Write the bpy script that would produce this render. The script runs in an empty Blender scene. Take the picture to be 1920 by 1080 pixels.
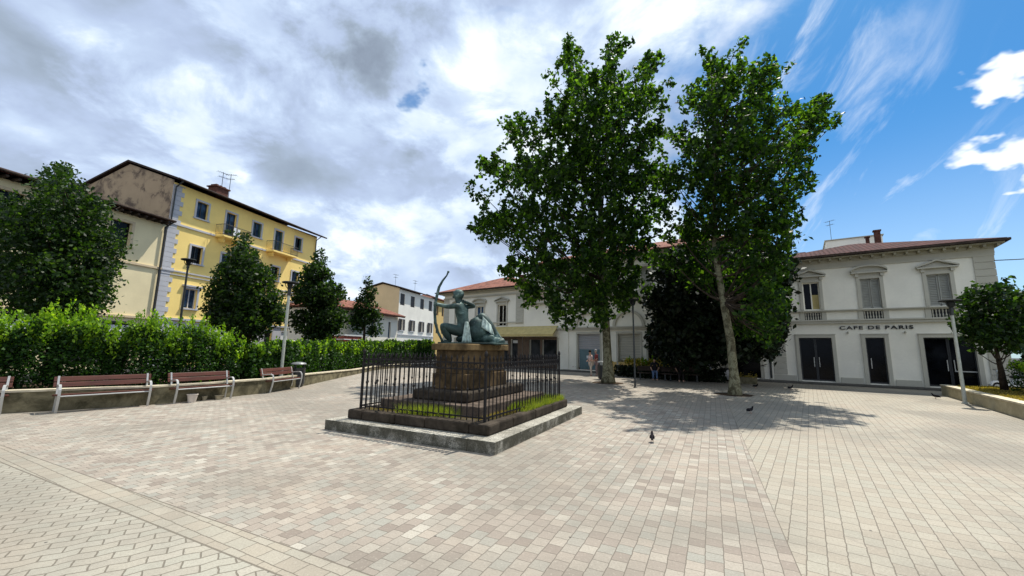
import bpy, bmesh, math, random
import numpy as np
from mathutils import Vector, Matrix
from math import radians as R, sin, cos, pi

random.seed(7)
rng = np.random.default_rng(7)
scene = bpy.context.scene
C = scene.collection

# ------------------------------------------------------------------ camera
cam_d = bpy.data.cameras.new('camera')
cam = bpy.data.objects.new('camera', cam_d); C.objects.link(cam)
cam_d.sensor_width = 36.0
cam_d.lens = 36.0 * 745 / 1920
cam_d.clip_end = 2000; cam_d.clip_start = 0.05
PITCH, ROLL = R(8.6), R(0.9)
_m0 = Matrix(((1, 0, 0), (0, sin(PITCH), -cos(PITCH)), (0, cos(PITCH), sin(PITCH))))
_r = Matrix(((cos(ROLL), -sin(ROLL), 0), (sin(ROLL), cos(ROLL), 0), (0, 0, 1)))
_M = _r @ _m0
rot = Matrix((_M[0], -_M[1], -_M[2])).transposed()
cam.matrix_world = Matrix.Translation((0, 0, 1.75)) @ rot.to_4x4()
scene.camera = cam

# ------------------------------------------------------------------ sun and exposure
SUN_AZ, SUN_EL = R(42), R(62)           # azimuth from +Y towards +X
sd = bpy.data.lights.new('sun', 'SUN'); sun = bpy.data.objects.new('sun', sd); C.objects.link(sun)
sd.energy = 5.0; sd.angle = R(0.55); sd.color = (1.0, 0.95, 0.86)
sv = Vector((sin(SUN_AZ) * cos(SUN_EL), cos(SUN_AZ) * cos(SUN_EL), sin(SUN_EL)))
sun.rotation_euler = sv.to_track_quat('Z', 'Y').to_euler(); sun.location = (20, 30, 60)
scene.view_settings.view_transform = 'Standard'
scene.view_settings.look = 'None'
scene.view_settings.exposure = 0.33
scene.view_settings.gamma = 1.0
scene.cycles.max_bounces = 6
scene.cycles.transparent_max_bounces = 8

# ------------------------------------------------------------------ world
world = bpy.data.worlds.new('World'); scene.world = world; world.use_nodes = True
def build_world():
    nt = world.node_tree; nt.nodes.clear(); L = nt.links
    def N(t, **k):
        n = nt.nodes.new(t)
        for a, b in k.items(): setattr(n, a, b)
        return n
    def put(sock, v):
        if hasattr(v, 'is_output'): L.new(v, sock)
        else: sock.default_value = v
    def m(op, a, b=0.0, c=0.0, clamp=False):
        n = N('ShaderNodeMath', operation=op, use_clamp=clamp)
        put(n.inputs[0], a); put(n.inputs[1], b); put(n.inputs[2], c); return n.outputs[0]
    def ss(v, a, b):
        n = N('ShaderNodeMapRange', interpolation_type='SMOOTHSTEP')
        put(n.inputs[0], v); n.inputs[1].default_value = a; n.inputs[2].default_value = b; return n.outputs[0]
    def mix(f, a, b):
        n = N('ShaderNodeMix', data_type='RGBA'); n.clamp_factor = True
        put(n.inputs[0], f); put(n.inputs[6], a); put(n.inputs[7], b); return n.outputs[2]
    sky = N('ShaderNodeTexSky'); sky.sky_type = 'NISHITA'; sky.sun_disc = False
    sky.sun_elevation = SUN_EL; sky.sun_rotation = SUN_AZ
    sky.air_density = 1.0; sky.dust_density = 0.6; sky.ozone_density = 2.5
    tc = N('ShaderNodeTexCoord'); sep = N('ShaderNodeSeparateXYZ'); L.new(tc.outputs['Generated'], sep.inputs[0])
    x, y, z = sep.outputs
    az = m('ARCTAN2', x, y); el = m('ARCSINE', z)
    # cloud-sheet coordinates: the direction projected on a plane overhead
    den = m('ADD', m('MAXIMUM', z, 0.0), 0.55)
    comb = N('ShaderNodeCombineXYZ'); L.new(m('DIVIDE', x, den), comb.inputs[0]); L.new(m('DIVIDE', y, den), comb.inputs[1]); L.new(z, comb.inputs[2])
    def noise(scale, detail=6, rough=.55, dist=0.0, vec=comb.outputs[0]):
        n = N('ShaderNodeTexNoise'); n.inputs['Scale'].default_value = scale; n.inputs['Detail'].default_value = detail
        n.inputs['Roughness'].default_value = rough; n.inputs['Distortion'].default_value = dist
        L.new(vec, n.inputs['Vector']); return n
    nA = noise(2.3, 7, .54, .15).outputs['Fac']
    nB = noise(5.2, 9, .54, .2).outputs['Fac']
    nW = noise(4.5, 5, .55)
    wsep = N('ShaderNodeSeparateColor'); L.new(nW.outputs['Color'], wsep.inputs[0])
    azw = m('ADD', az, m('MULTIPLY', m('SUBTRACT', wsep.outputs[0], .5), .42))
    elw = m('ADD', el, m('MULTIPLY', m('SUBTRACT', wsep.outputs[1], .5), .30))
    def blob(a, e, ra, re, t=0.0):
        dx = m('SUBTRACT', azw, R(a)); dy = m('SUBTRACT', elw, R(e))
        if t:
            c_, s_ = cos(R(t)), sin(R(t))
            dx, dy = m('ADD', m('MULTIPLY', dx, c_), m('MULTIPLY', dy, s_)), m('SUBTRACT', m('MULTIPLY', dy, c_), m('MULTIPLY', dx, s_))
        dx = m('DIVIDE', dx, R(ra)); dy = m('DIVIDE', dy, R(re))
        return m('EXPONENT', m('MULTIPLY', m('ADD', m('MULTIPLY', dx, dx), m('MULTIPLY', dy, dy)), -1.0))
    def total(bl):
        s = None
        for b in bl:
            w = b[-1]; v = m('MULTIPLY', blob(*b[:-1]), w)
            s = v if s is None else m('ADD', s, v)
        return s
    dark = total([(-30, 36, 15, 3.4, 8, .95), (-21, 34.5, 6, 3, 0, .6), (-17, 29.5, 4.0, 2.8, 0, 1.1), (-48, 34, 12, 3.0, 0, .55),
                  (-53, 27.5, 6, 2.0, 0, .45), (-12, 40, 6, 4, 0, .7), (-35, 26.5, 4.5, 1.6, 0, .35), (-8, 31, 5, 3, 0, .5),
                  (-26, 12.5, 4, 1.2, 0, .35), (-20, 9.5, 6, 1.3, 0, .4), (-30, 50, 30, 6, 0, .5)])
    bright = total([(-52, 19, 5, 3, 0, .9), (-33, 16.5, 7, 2.2, 0, .8), (-24, 13.0, 5, 2.0, 0, .7), (-41, 33.5, 7, 2.0, 0, .8),
                    (-9, 37, 5, 3, 0, .35), (-3, 34, 6, 6, 0, .45), (4, 41, 8, 5, 0, .5), (23, 39, 8, 5, 0, .8), (-12, 27.5, 4, 2, 0, .6),
                    (-40, 27, 5, 2, 0, .4), (-54, 31, 5, 2, 0, .5), (0, 8, 30, 7, 0, .4), (-20, 5, 25, 4, 0, .4)])
    # value of the cloud
    v = m('ADD', .53, m('MULTIPLY', m('SUBTRACT', nA, .5), .75))
    v = m('ADD', v, m('MULTIPLY', m('SUBTRACT', nB, .5), .9)); nC = noise(3.4, 10, .60, .35).outputs['Fac']
    v = m('ADD', v, m('MULTIPLY', m('SUBTRACT', ss(nC, .43, .58), .5), .34))
    v = m('SUBTRACT', v, m('MULTIPLY', dark, .25)); v = m('ADD', v, m('MULTIPLY', bright, .34))
    ramp = N('ShaderNodeValToRGB'); cr = ramp.color_ramp; L.new(v, ramp.inputs[0])
    cr.elements[0].position = 0.0; cr.elements[0].color = (.23, .28, .36, 1)
    cr.elements[1].position = 0.95; cr.elements[1].color = (.86, .91, .95, 1)
    for p_, c_ in ((.22, (.31, .38, .48, 1)), (.42, (.41, .50, .68, 1)), (.60, (.50, .61, .79, 1)), (.78, (.66, .76, .87, 1))):
        e = cr.elements.new(p_); e.color = c_
    cloud = N('ShaderNodeVectorMath', operation='SCALE'); L.new(ramp.outputs[0], cloud.inputs[0]); cloud.inputs['Scale'].default_value = 9.9
    # blue sky graded a little more saturated than the bare model
    tint = N('ShaderNodeVectorMath', operation='MULTIPLY'); L.new(sky.outputs[0], tint.inputs[0]); tint.inputs[1].default_value = (SKY_TINT)
    # coverage: closed sheet on the left, open blue on the right
    edge = m('ADD', m('MULTIPLY', az, 1.0), m('MULTIPLY', m('SUBTRACT', nB, .5), -.75))
    edge = m('ADD', edge, m('MULTIPLY', m('SUBTRACT', nA, .5), -.35))
    cover = m('SUBTRACT', 1.0, ss(edge, R(20), R(35)))
    behind = ss(m('ABSOLUTE', az), R(95), R(130))
    hole = m('ADD', m('MULTIPLY', blob(-13.2, 34.6, 1.7, 1.5, 0), 1.1), m('MULTIPLY', blob(-4, 41.5, 4.0, 1.2, 0), .45))
    cover = m('SUBTRACT', cover, m('MULTIPLY', ss(hole, .25, 1.1), .8), clamp=True)
    # thin streaks
    ca, sa = cos(R(50)), sin(R(50))
    u_ = m('ADD', m('MULTIPLY', az, ca), m('MULTIPLY', el, sa)); w_ = m('SUBTRACT', m('MULTIPLY', el, ca), m('MULTIPLY', az, sa))
    cs = N('ShaderNodeCombineXYZ'); L.new(m('MULTIPLY', u_, 3.2), cs.inputs[0]); L.new(m('MULTIPLY', w_, 9.5), cs.inputs[1])
    st = noise(1.25, 9, .62, .55, cs.outputs[0]).outputs['Fac']
    fade = m('MULTIPLY', ss(az, R(12), R(26)), m('SUBTRACT', 1.0, ss(m('ADD', az, m('MULTIPLY', el, .35)), R(50), R(66))))
    wisps = m('MULTIPLY', m('MULTIPLY', ss(st, .46, .80), fade), .85)
    puffs = m('ADD', blob(54.5, 17.3, 4.2, 2.3, -12), m('ADD', blob(56, 24.2, 3.6, 1.6, 0), blob(58, 14, 3, 2, 0)))
    puffs = m('MULTIPLY', ss(m('ADD', puffs, m('MULTIPLY', m('SUBTRACT', nB, .5), .9)), .38, .72), .95)
    hz = m('MULTIPLY', m('SUBTRACT', 1.0, ss(el, R(-2), R(26))), .42)
    cover = m('MAXIMUM', cover, hz)
    cover = m('MAXIMUM', cover, m('MAXIMUM', wisps, puffs)); cover = m('MAXIMUM', cover, behind)
    white = N('ShaderNodeRGB'); white.outputs[0].default_value = (8.6, 9.1, 9.7, 1)
    ccol = mix(ss(az, R(26), R(40)), cloud.outputs[0], white.outputs[0])
    col = mix(cover, tint.outputs[0], ccol)
    bg = N('ShaderNodeBackground'); L.new(col, bg.inputs[0]); bg.inputs[1].default_value = 0.1
    out = N('ShaderNodeOutputWorld'); L.new(bg.outputs[0], out.inputs[0])
SKY_TINT = (0.30, .74, 1.02)
build_world()

# ------------------------------------------------------------------ helpers
class MB:
    """collects shapes; build() links them as one mesh object"""
    def __init__(s, sgn=1): s.v = []; s.f = []; s.sgn = sgn
    def add(s, vs, fs):
        o = len(s.v); s.v += [(a, b * s.sgn, c) for a, b, c in vs]; s.f += [tuple(i + o for i in f) for f in fs]; return s
    def box(s, x0, x1, y0, y1, z0, z1):
        return s.add([(x0, y0, z0), (x1, y0, z0), (x1, y1, z0), (x0, y1, z0), (x0, y0, z1), (x1, y0, z1), (x1, y1, z1), (x0, y1, z1)],
                     [(0, 3, 2, 1), (4, 5, 6, 7), (0, 1, 5, 4), (1, 2, 6, 5), (2, 3, 7, 6), (3, 0, 4, 7)])
    def quad(s, a, b, c, d): return s.add([a, b, c, d], [(0, 1, 2, 3)])
    def prism(s, pts, y0, y1):
        """pts: outline in x,z extruded y0..y1"""
        n = len(pts)
        return s.add([(p[0], y0, p[1]) for p in pts] + [(p[0], y1, p[1]) for p in pts],
                     [tuple(range(n)), tuple(range(2 * n - 1, n - 1, -1))] + [(i, i + n, (i + 1) % n + n, (i + 1) % n) for i in range(n)])
    def slab(s, pts, z0, z1):
        """pts: outline in x,y extruded z0..z1"""
        n = len(pts)
        return s.add([(p[0], p[1], z0) for p in pts] + [(p[0], p[1], z1) for p in pts],
                     [tuple(range(n))[::-1], tuple(range(n, 2 * n))] + [(i, (i + 1) % n, (i + 1) % n + n, i + n) for i in range(n)])
    def tube(s, pts, rad, n=8, cap=True):
        pts = [Vector(p) for p in pts]
        rad = rad if isinstance(rad, (list, tuple)) else [rad] * len(pts)
        vs, fs = [], []; up = Vector((0.13, 0.21, 1)).normalized(); prev = None
        for i, p in enumerate(pts):
            t = (pts[min(i + 1, len(pts) - 1)] - pts[max(i - 1, 0)]).normalized()
            a = t.cross(up) if prev is None else prev - t * prev.dot(t)
            if a.length < 1e-4: a = t.cross(Vector((1, 0, 0)))
            a.normalize(); b = t.cross(a); prev = a
            for k in range(n):
                q = p + (a * cos(2 * pi * k / n) + b * sin(2 * pi * k / n)) * rad[i]; vs.append(tuple(q))
        for i in range(len(pts) - 1):
            for k in range(n):
                fs.append((i * n + k, i * n + (k + 1) % n, (i + 1) * n + (k + 1) % n, (i + 1) * n + k))
        if cap: fs += [tuple(range(n))[::-1], tuple(range((len(pts) - 1) * n, len(pts) * n))]
        return s.add(vs, fs)
    def lathe(s, prof, cx=0, cy=0, n=20):
        vs, fs = [], []
        for r_, z_ in prof:
            for k in range(n): vs.append((cx + r_ * cos(2 * pi * k / n), cy + r_ * sin(2 * pi * k / n), z_))
        for i in range(len(prof) - 1):
            for k in range(n): fs.append((i * n + k, i * n + (k + 1) % n, (i + 1) * n + (k + 1) % n, (i + 1) * n + k))
        fs += [tuple(range(n))[::-1], tuple(range((len(prof) - 1) * n, len(prof) * n))]
        return s.add(vs, fs)
    def ball(s, c, r_, sc=(1, 1, 1), n=12, m_=8, jit=0.0):
        prof = []
        vs, fs = [], []
        for i in range(m_ + 1):
            t = pi * i / m_
            for k in range(n):
                j = 1 + (random.uniform(-jit, jit) if 0 < i < m_ else 0)
                vs.append((c[0] + r_ * sc[0] * sin(t) * cos(2 * pi * k / n) * j, c[1] + r_ * sc[1] * sin(t) * sin(2 * pi * k / n) * j, c[2] - r_ * sc[2] * cos(t) * j))
        for i in range(m_):
            for k in range(n): fs.append((i * n + k, i * n + (k + 1) % n, (i + 1) * n + (k + 1) % n, (i + 1) * n + k))
        return s.add(vs, fs)
    def build(s, name, mat, parent=None, smooth=False, bevel=0.0, weld=False):
        me = bpy.data.meshes.new(name); me.from_pydata(s.v, [], s.f)
        bm = bmesh.new(); bm.from_mesh(me)
        if weld: bmesh.ops.remove_doubles(bm, verts=bm.verts, dist=1e-4)
        bmesh.ops.recalc_face_normals(bm, faces=bm.faces)
        if smooth:
            for f in bm.faces: f.smooth = True
        bm.to_mesh(me); bm.free()
        if mat is not None: me.materials.append(mat)
        o = bpy.data.objects.new(name, me); C.objects.link(o)
        if parent is not None: o.parent = parent
        if bevel:
            b = o.modifiers.new('bevel', 'BEVEL'); b.width = bevel; b.segments = 2; b.limit_method = 'ANGLE'
        return o

def tag(o, label=None, cat=None, group=None, kind=None):
    if label: o['label'] = label
    if cat: o['category'] = cat
    if group: o['group'] = group
    if kind: o['kind'] = kind
    return o
def empty(name, loc, rz=0.0, label=None, cat=None, group=None):
    o = bpy.data.objects.new(name, None); C.objects.link(o); o.location = loc; o.rotation_euler = (0, 0, rz)
    return tag(o, label, cat, group)
def children(o): return [c for c in list(bpy.data.objects) if c.parent == o]
def copy_tree(o, parent=None):
    c = o.copy(); C.objects.link(c); c.parent = parent
    for ch in children(o): copy_tree(ch, c)
    return c

# ------------------------------------------------------------------ materials
class Mat:
    def __init__(s, name):
        s.m = bpy.data.materials.new(name); s.m.use_nodes = True; s.nt = s.m.node_tree
        s.b = s.nt.nodes['Principled BSDF']; s.out = s.nt.nodes['Material Output']; s.co = None
    def n(s, t, **k):
        n = s.nt.nodes.new(t)
        for a, b in k.items(): setattr(n, a, b)
        return n
    def put(s, sock, v):
        if hasattr(v, 'is_output'): s.nt.links.new(v, sock)
        else: sock.default_value = v
    def coord(s):
        if s.co is None: s.co = s.n('ShaderNodeTexCoord').outputs['Object']
        return s.co
    def map(s, scale=(1, 1, 1), rotz=0.0, vec=None, loc=(0, 0, 0)):
        n = s.n('ShaderNodeMapping'); s.put(n.inputs[0], vec or s.coord()); n.inputs['Scale'].default_value = scale
        n.inputs['Rotation'].default_value = (0, 0, rotz); n.inputs['Location'].default_value = loc; return n.outputs[0]
    def noise(s, scale, detail=5, rough=.6, dist=0.0, vec=None, col=False):
        n = s.n('ShaderNodeTexNoise'); s.put(n.inputs['Vector'], vec or s.coord()); n.inputs['Scale'].default_value = scale
        n.inputs['Detail'].default_value = detail; n.inputs['Roughness'].default_value = rough; n.inputs['Distortion'].default_value = dist
        return n.outputs['Color' if col else 'Fac']
    def math(s, op, a, b=0.0, c=0.0, clamp=False):
        n = s.n('ShaderNodeMath', operation=op, use_clamp=clamp); s.put(n.inputs[0], a); s.put(n.inputs[1], b); s.put(n.inputs[2], c); return n.outputs[0]
    def rng(s, v, a, b, c=0.0, d=1.0):
        n = s.n('ShaderNodeMapRange', interpolation_type='SMOOTHSTEP'); s.put(n.inputs[0], v)
        for i, q in enumerate((a, b, c, d)): n.inputs[i + 1].default_value = q
        return n.outputs[0]
    def mix(s, f, a, b, mode='MIX'):
        n = s.n('ShaderNodeMix', data_type='RGBA', blend_type=mode); s.put(n.inputs[0], f)
        for i, q in ((6, a), (7, b)):
            s.put(n.inputs[i], q if hasattr(q, 'is_output') else tuple(q)[:3] + (1,))
        return n.outputs[2]
    def ramp(s, v, stops, const=False):
        n = s.n('ShaderNodeValToRGB'); s.put(n.inputs[0], v); cr = n.color_ramp
        if const: cr.interpolation = 'CONSTANT'
        cr.elements[0].position = stops[0][0]; cr.elements[0].color = tuple(stops[0][1]) + (1,)
        cr.elements[1].position = stops[-1][0]; cr.elements[1].color = tuple(stops[-1][1]) + (1,)
        for p, c in stops[1:-1]:
            e = cr.elements.new(p); e.color = tuple(c) + (1,)
        return n.outputs[0]
    def bump(s, h, strength=.3, dist=.02):
        n = s.n('ShaderNodeBump'); n.inputs['Strength'].default_value = strength; n.inputs['Distance'].default_value = dist
        s.put(n.inputs['Height'], h); s.put(s.b.inputs['Normal'], n.outputs[0])
    def col(s, c, rough=.8, metal=0.0, spec=None):
        s.put(s.b.inputs['Base Color'], c if hasattr(c, 'is_output') else tuple(c)[:3] + (1,))
        s.put(s.b.inputs['Roughness'], rough); s.b.inputs['Metallic'].default_value = metal
        if spec is None and metal == 0 and not hasattr(rough, 'is_output') and rough >= .7: spec = .12
        if spec is not None: s.b.inputs['Specular IOR Level'].default_value = spec
        return s.m
def sc(c, k): return tuple(min(1, q * k) for q in c)
def plain(name, c, rough=.8, var=.12, scale=3.0, metal=0.0, bump=0.0, bscale=40, spec=None):
    m = Mat(name); f = m.noise(scale)
    m.col(m.mix(m.rng(f, .3, .7), sc(c, 1 - var), sc(c, 1 + var)), rough, metal, spec)
    if bump: m.bump(m.noise(bscale, 4), bump, .01)
    return m.m
def plaster(name, c, stain=(.3, .28, .24), amt=.25, dirt=.0):
    m = Mat(name)
    big = m.noise(.5, 6, .6, .4); fine = m.noise(9, 4)
    base = m.mix(m.rng(big, .3, .7), sc(c, .92), sc(c, 1.05)); base = m.mix(m.rng(fine, .3, .7, 0, .25), base, sc(c, .88))
    streak = m.noise(1.0, 6, .65, .2, vec=m.map((2.6, 2.6, .35)))
    base = m.mix(m.rng(streak, .58, .85, 0, amt), base, stain)
    if dirt: base = m.mix(m.rng(m.noise(.9, 8, .7, .6), .46, .66, 0, dirt), base, (.12, .09, .07))
    m.col(base, .9); m.bump(fine, .12, .01); return m.m
def stone(name, c, dark, amt=.6, speck=.0, block=None, moss=None):
    m = Mat(name); f = m.noise(2.2, 8, .7, .5); g = m.noise(28, 4, .7)
    base = m.mix(m.rng(f, .35, .65, 0, amt), c, dark)
    base = m.mix(m.rng(g, .3, .7, 0, .35), base, sc(c, .55))
    if speck:
        v = m.n('ShaderNodeTexVoronoi'); v.inputs['Scale'].default_value = 90; m.put(v.inputs['Vector'], m.coord())
        base = m.mix(m.math('MULTIPLY', m.rng(v.outputs['Color'], .55, .8), speck), base, (.05, .05, .05))
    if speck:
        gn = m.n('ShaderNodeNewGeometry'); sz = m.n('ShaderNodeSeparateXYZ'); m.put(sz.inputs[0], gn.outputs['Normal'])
        side_ = m.math('LESS_THAN', m.math('ABSOLUTE', sz.outputs[2]), .5); base = m.mix(m.math('MULTIPLY', side_, m.rng(m.noise(2.6, 8, .75, .4), .36, .56, .15, .85)), base, (.055, .052, .036))  # upright faces darkened: blotchy algae grime plus shade put into the colour
    if moss: base = m.mix(m.rng(m.noise(3.3, 6, .7), .5, .68, 0, .8), base, moss)
    m.col(base, .9); m.bump(m.math('ADD', f, m.math('MULTIPLY', g, .5)), .5, .03); return m.m
def leaf(name, c1, c2, c3, trans=.35, rough=.5, tk=1.5):
    m = Mat(name); geo = m.n('ShaderNodeNewGeometry'); r_ = geo.outputs['Random Per Island']
    big = m.noise(.9, 3)
    base = m.ramp(r_, [(0, c1), (.45, c2), (.8, c3), (1, sc(c3, 1.7))]); base = m.mix(m.rng(big, .35, .65, 0, .5), base, sc(c2, .75))
    m.col(base, rough, spec=.22)
    tr = m.n('ShaderNodeBsdfTranslucent'); m.put(tr.inputs[0], m.mix(1.0, base, (1.0, 1.0, .30), 'MULTIPLY'))
    tb = m.n('ShaderNodeVectorMath', operation='SCALE'); m.put(tb.inputs[0], m.mix(1.0, base, (1.0, 1.0, .30), 'MULTIPLY')); tb.inputs['Scale'].default_value = tk; m.put(tr.inputs[0], tb.outputs[0])
    mx = m.n('ShaderNodeMixShader'); mx.inputs[0].default_value = trans
    m.nt.links.new(m.b.outputs[0], mx.inputs[1]); m.nt.links.new(tr.outputs[0], mx.inputs[2]); m.nt.links.new(mx.outputs[0], m.out.inputs[0])
    return m.m
def roof_tiles(name, c, pitch_axis='x', w=.22):
    m = Mat(name); co = m.coord(); sp = m.n('ShaderNodeSeparateXYZ'); m.put(sp.inputs[0], co)
    a = sp.outputs[0 if pitch_axis == 'x' else 1]
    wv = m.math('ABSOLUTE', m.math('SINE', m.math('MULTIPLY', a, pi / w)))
    b = sp.outputs[1 if pitch_axis == 'x' else 0]
    rows = m.math('FRACT', m.math('MULTIPLY', b, 1 / .38))
    wn = m.n('ShaderNodeTexWhiteNoise', noise_dimensions='2D')
    cb = m.n('ShaderNodeCombineXYZ'); m.put(cb.inputs[0], m.math('FLOOR', m.math('MULTIPLY', a, 1 / w))); m.put(cb.inputs[1], m.math('FLOOR', m.math('MULTIPLY', b, 1 / .38)))
    m.put(wn.inputs['Vector'], cb.outputs[0])
    base = m.mix(wn.outputs['Value'], sc(c, .65), sc(c, 1.3)); base = m.mix(m.rng(m.noise(1.1, 6, .7), .45, .7, 0, .5), base, sc(c, .4))
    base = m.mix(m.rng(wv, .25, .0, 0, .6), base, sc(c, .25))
    m.col(base, .85); m.bump(m.math('ADD', wv, m.math('MULTIPLY', rows, .4)), .9, .06); return m.m

MT = {}
MT['cafe_wall'] = plaster('white_plaster', (.88, .85, .74), stain=(.55, .50, .40), amt=.22)
MT['trim'] = plaster('grey_stone_trim', (.52, .50, .42), amt=.35, stain=(.2, .19, .17))
MT['yellow'] = plaster('yellow_plaster', (.97, .72, .25), amt=.10, stain=(.5, .36, .14))
MT['beige'] = plaster('beige_plaster', (.80, .69, .43), amt=.25, stain=(.35, .29, .2))
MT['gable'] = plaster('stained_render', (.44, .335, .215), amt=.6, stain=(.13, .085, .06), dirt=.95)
MT['greytrim'] = plaster('bluish_grey_trim', (.50, .50, .52), amt=.3)
MT['white_house'] = plaster('offwhite_plaster', (.84, .80, .70), amt=.2)
MT['ochre'] = plaster('ochre_plaster', (.66, .46, .18), amt=.2)
MT['sand'] = plaster('sand_plaster', (.62, .50, .33), amt=.2)
MT['pinkish'] = plaster('pale_pink_plaster', (.66, .52, .44), amt=.2)
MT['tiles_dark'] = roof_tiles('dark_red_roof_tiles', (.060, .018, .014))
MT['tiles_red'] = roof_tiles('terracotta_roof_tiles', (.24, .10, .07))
MT['eave'] = plain('dark_timber_eave', (.055, .04, .032), .8, .3)
MT['eave_light'] = plain('beige_eave_soffit', (.36, .33, .24), .8, .15)
MT['frame_dark'] = plain('dark_window_joinery', (.02, .022, .025), .5)
def glassy(name, c, rough=.06):
    m = Mat(name); m.col(m.mix(m.rng(m.noise(1.5, 3), .35, .65), sc(c, .5), sc(c, 1.6)), rough, spec=.12); return m.m
MT['glass'] = glassy('dark_window_glass', (.003, .0035, .005), .12)
MT['glass_blue'] = glassy('bluish_window_glass', (.03, .06, .11), .12)
MT['glass_shop'] = glassy('shop_glass', (.03, .032, .035), .08)
MT['shutter'] = plain('grey_louvred_shutters', (.33, .33, .29), .6, .08)
MT['shutter_dark'] = plain('dark_brown_shutters', (.035, .025, .02), .6, .2)
MT['shutter_green'] = plain('dark_green_shutters', (.03, .07, .06), .6, .2)
MT['cornice'] = plaster('cornice_stucco', (.44, .42, .34), amt=.4, stain=(.18, .16, .13))
MT['black_letter'] = plain('black_metal_lettering', (.012, .012, .012), .4)
MT['shop_timber'] = plain('brown_shopfront_timber', (.10, .062, .038), .6, .25, 6)
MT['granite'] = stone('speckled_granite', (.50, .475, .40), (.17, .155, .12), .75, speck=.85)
MT['darkstone'] = stone('weathered_dark_stone', (.075, .06, .045), (.014, .011, .008), .8, moss=(.018, .016, .010))
MT['slab'] = stone('mossy_platform_stone', (.15, .115, .09), (.025, .02, .015), .85)
MT['pedestal'] = stone('rust_stained_stone', (.15, .100, .050), (.018, .014, .009), .95)
MT['capstone'] = stone('ochre_capstone', (.22, .15, .07), (.03, .02, .012), .85)
MT['kerbwall'] = stone('mossy_concrete_wall', (.24, .21, .13), (.035, .032, .018), .85)
MT['kerbwall_light'] = stone('pale_concrete_wall', (.50, .45, .31), (.22, .19, .12), .5)
MT['copestone'] = plain('pale_coping_stone', (.55, .49, .36), .85, .2, 4, bump=.3)
MT['iron'] = plain('wrought_iron', (.008, .006, .006), .7, .4, 20, metal=.3, bump=.4, bscale=120)
MT['galv'] = plain('silver_painted_steel', (.46, .46, .44), .38, .08, metal=.35)
MT['pole_light'] = plain('pale_grey_lamp_pole', (.42, .44, .39), .5, .12, 8)
MT['pole_dark'] = plain('dark_lamp_metal', (.03, .035, .035), .5, .2)
MT['lamp_disc'] = plain('grey_lamp_disc', (.030, .033, .033), .85, .1)
MT['wood'] = None
def wood():
    m = Mat('red_brown_bench_wood'); f = m.noise(3, 6, .65, .3, vec=m.map((.6, 14, 14)))
    m.col(m.mix(m.rng(f, .3, .7), (.045, .012, .007), (.125, .040, .024)), .5, spec=.4); m.bump(f, .3, .005); return m.m
MT['wood'] = wood()
MT['bark'] = None
def plane_bark():
    m = Mat('mottled_plane_bark'); v = m.n('ShaderNodeTexVoronoi'); v.inputs['Scale'].default_value = 5; m.put(v.inputs['Vector'], m.map((1, 1, .6), vec=None))
    d = m.noise(4, 6, .7, .6)
    c = m.ramp(d, [(.3, (.045, .038, .022)), (.47, (.11, .10, .06)), (.56, (.26, .25, .16)), (.66, (.075, .065, .038))])
    m.col(c, .9); m.bump(m.math('ADD', d, v.outputs['Distance']), .7, .03); return m.m
MT['bark'] = plane_bark()
MT['bark_dark'] = plain('dark_bark', (.05, .038, .028), .95, .35, 6, bump=.6)
MT['soil'] = plain('planter_soil', (.06, .04, .025), 1.0, .4, 3, bump=.8, bscale=12)
MT['black_plastic'] = plain('black_bin_plastic', (.014, .016, .018), .35, .2)
MT['steel_rim'] = plain('grey_bin_lid', (.16, .17, .17), .4, .15)
MT['terracotta_pale'] = plain('pale_plant_pot', (.52, .46, .40), .8, .15)
MT['concrete_pot'] = plain('mossy_plant_pot', (.30, .26, .18), .9, .3)
MT['pigeon'] = plain('pigeon_feathers', (.010, .009, .011), .9, .3, 20)
MT['pigeon_light'] = plain('pale_wing_feathers', (.016, .016, .019), .9, .2, 20)
MT['rubber'] = plain('tyre_rubber', (.012, .012, .012), .8)
MT['white_paint'] = plain('white_vehicle_paint', (.70, .70, .68), .3, .05)
MT['dark_seat'] = plain('black_vinyl_seat', (.015, .014, .014), .45)
MT['awning'] = plain('yellowish_awning_fascia', (.50, .41, .18), .7, .12)
MT['teal'] = plain('teal_gate_paint', (.10, .17, .19), .55, .1)
MT['roller'] = plain('pale_grey_roller_shutter', (.38, .38, .39), .5, .06)
MT['sign_white'] = plain('white_sign_panel', (.72, .74, .74), .5, .04)
MT['sign_red'] = plain('faded_red_sign', (.32, .06, .04), .6, .2)
MT['sign_green'] = plain('green_sign_print', (.10, .42, .26), .5, .1)
MT['asphalt'] = plain('asphalt', (.06, .06, .06), .95, .25, 1.5, bump=.5, bscale=60)
MT['sidewalk'] = stone('dark_kerb_stone', (.12, .115, .105), (.06, .058, .05), .5)
MT['skin'] = plain('skin', (.50, .30, .21), .6, .06)
MT['brick'] = plain('dark_chimney_brick', (.12, .055, .04), .9, .4, 8)

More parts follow.
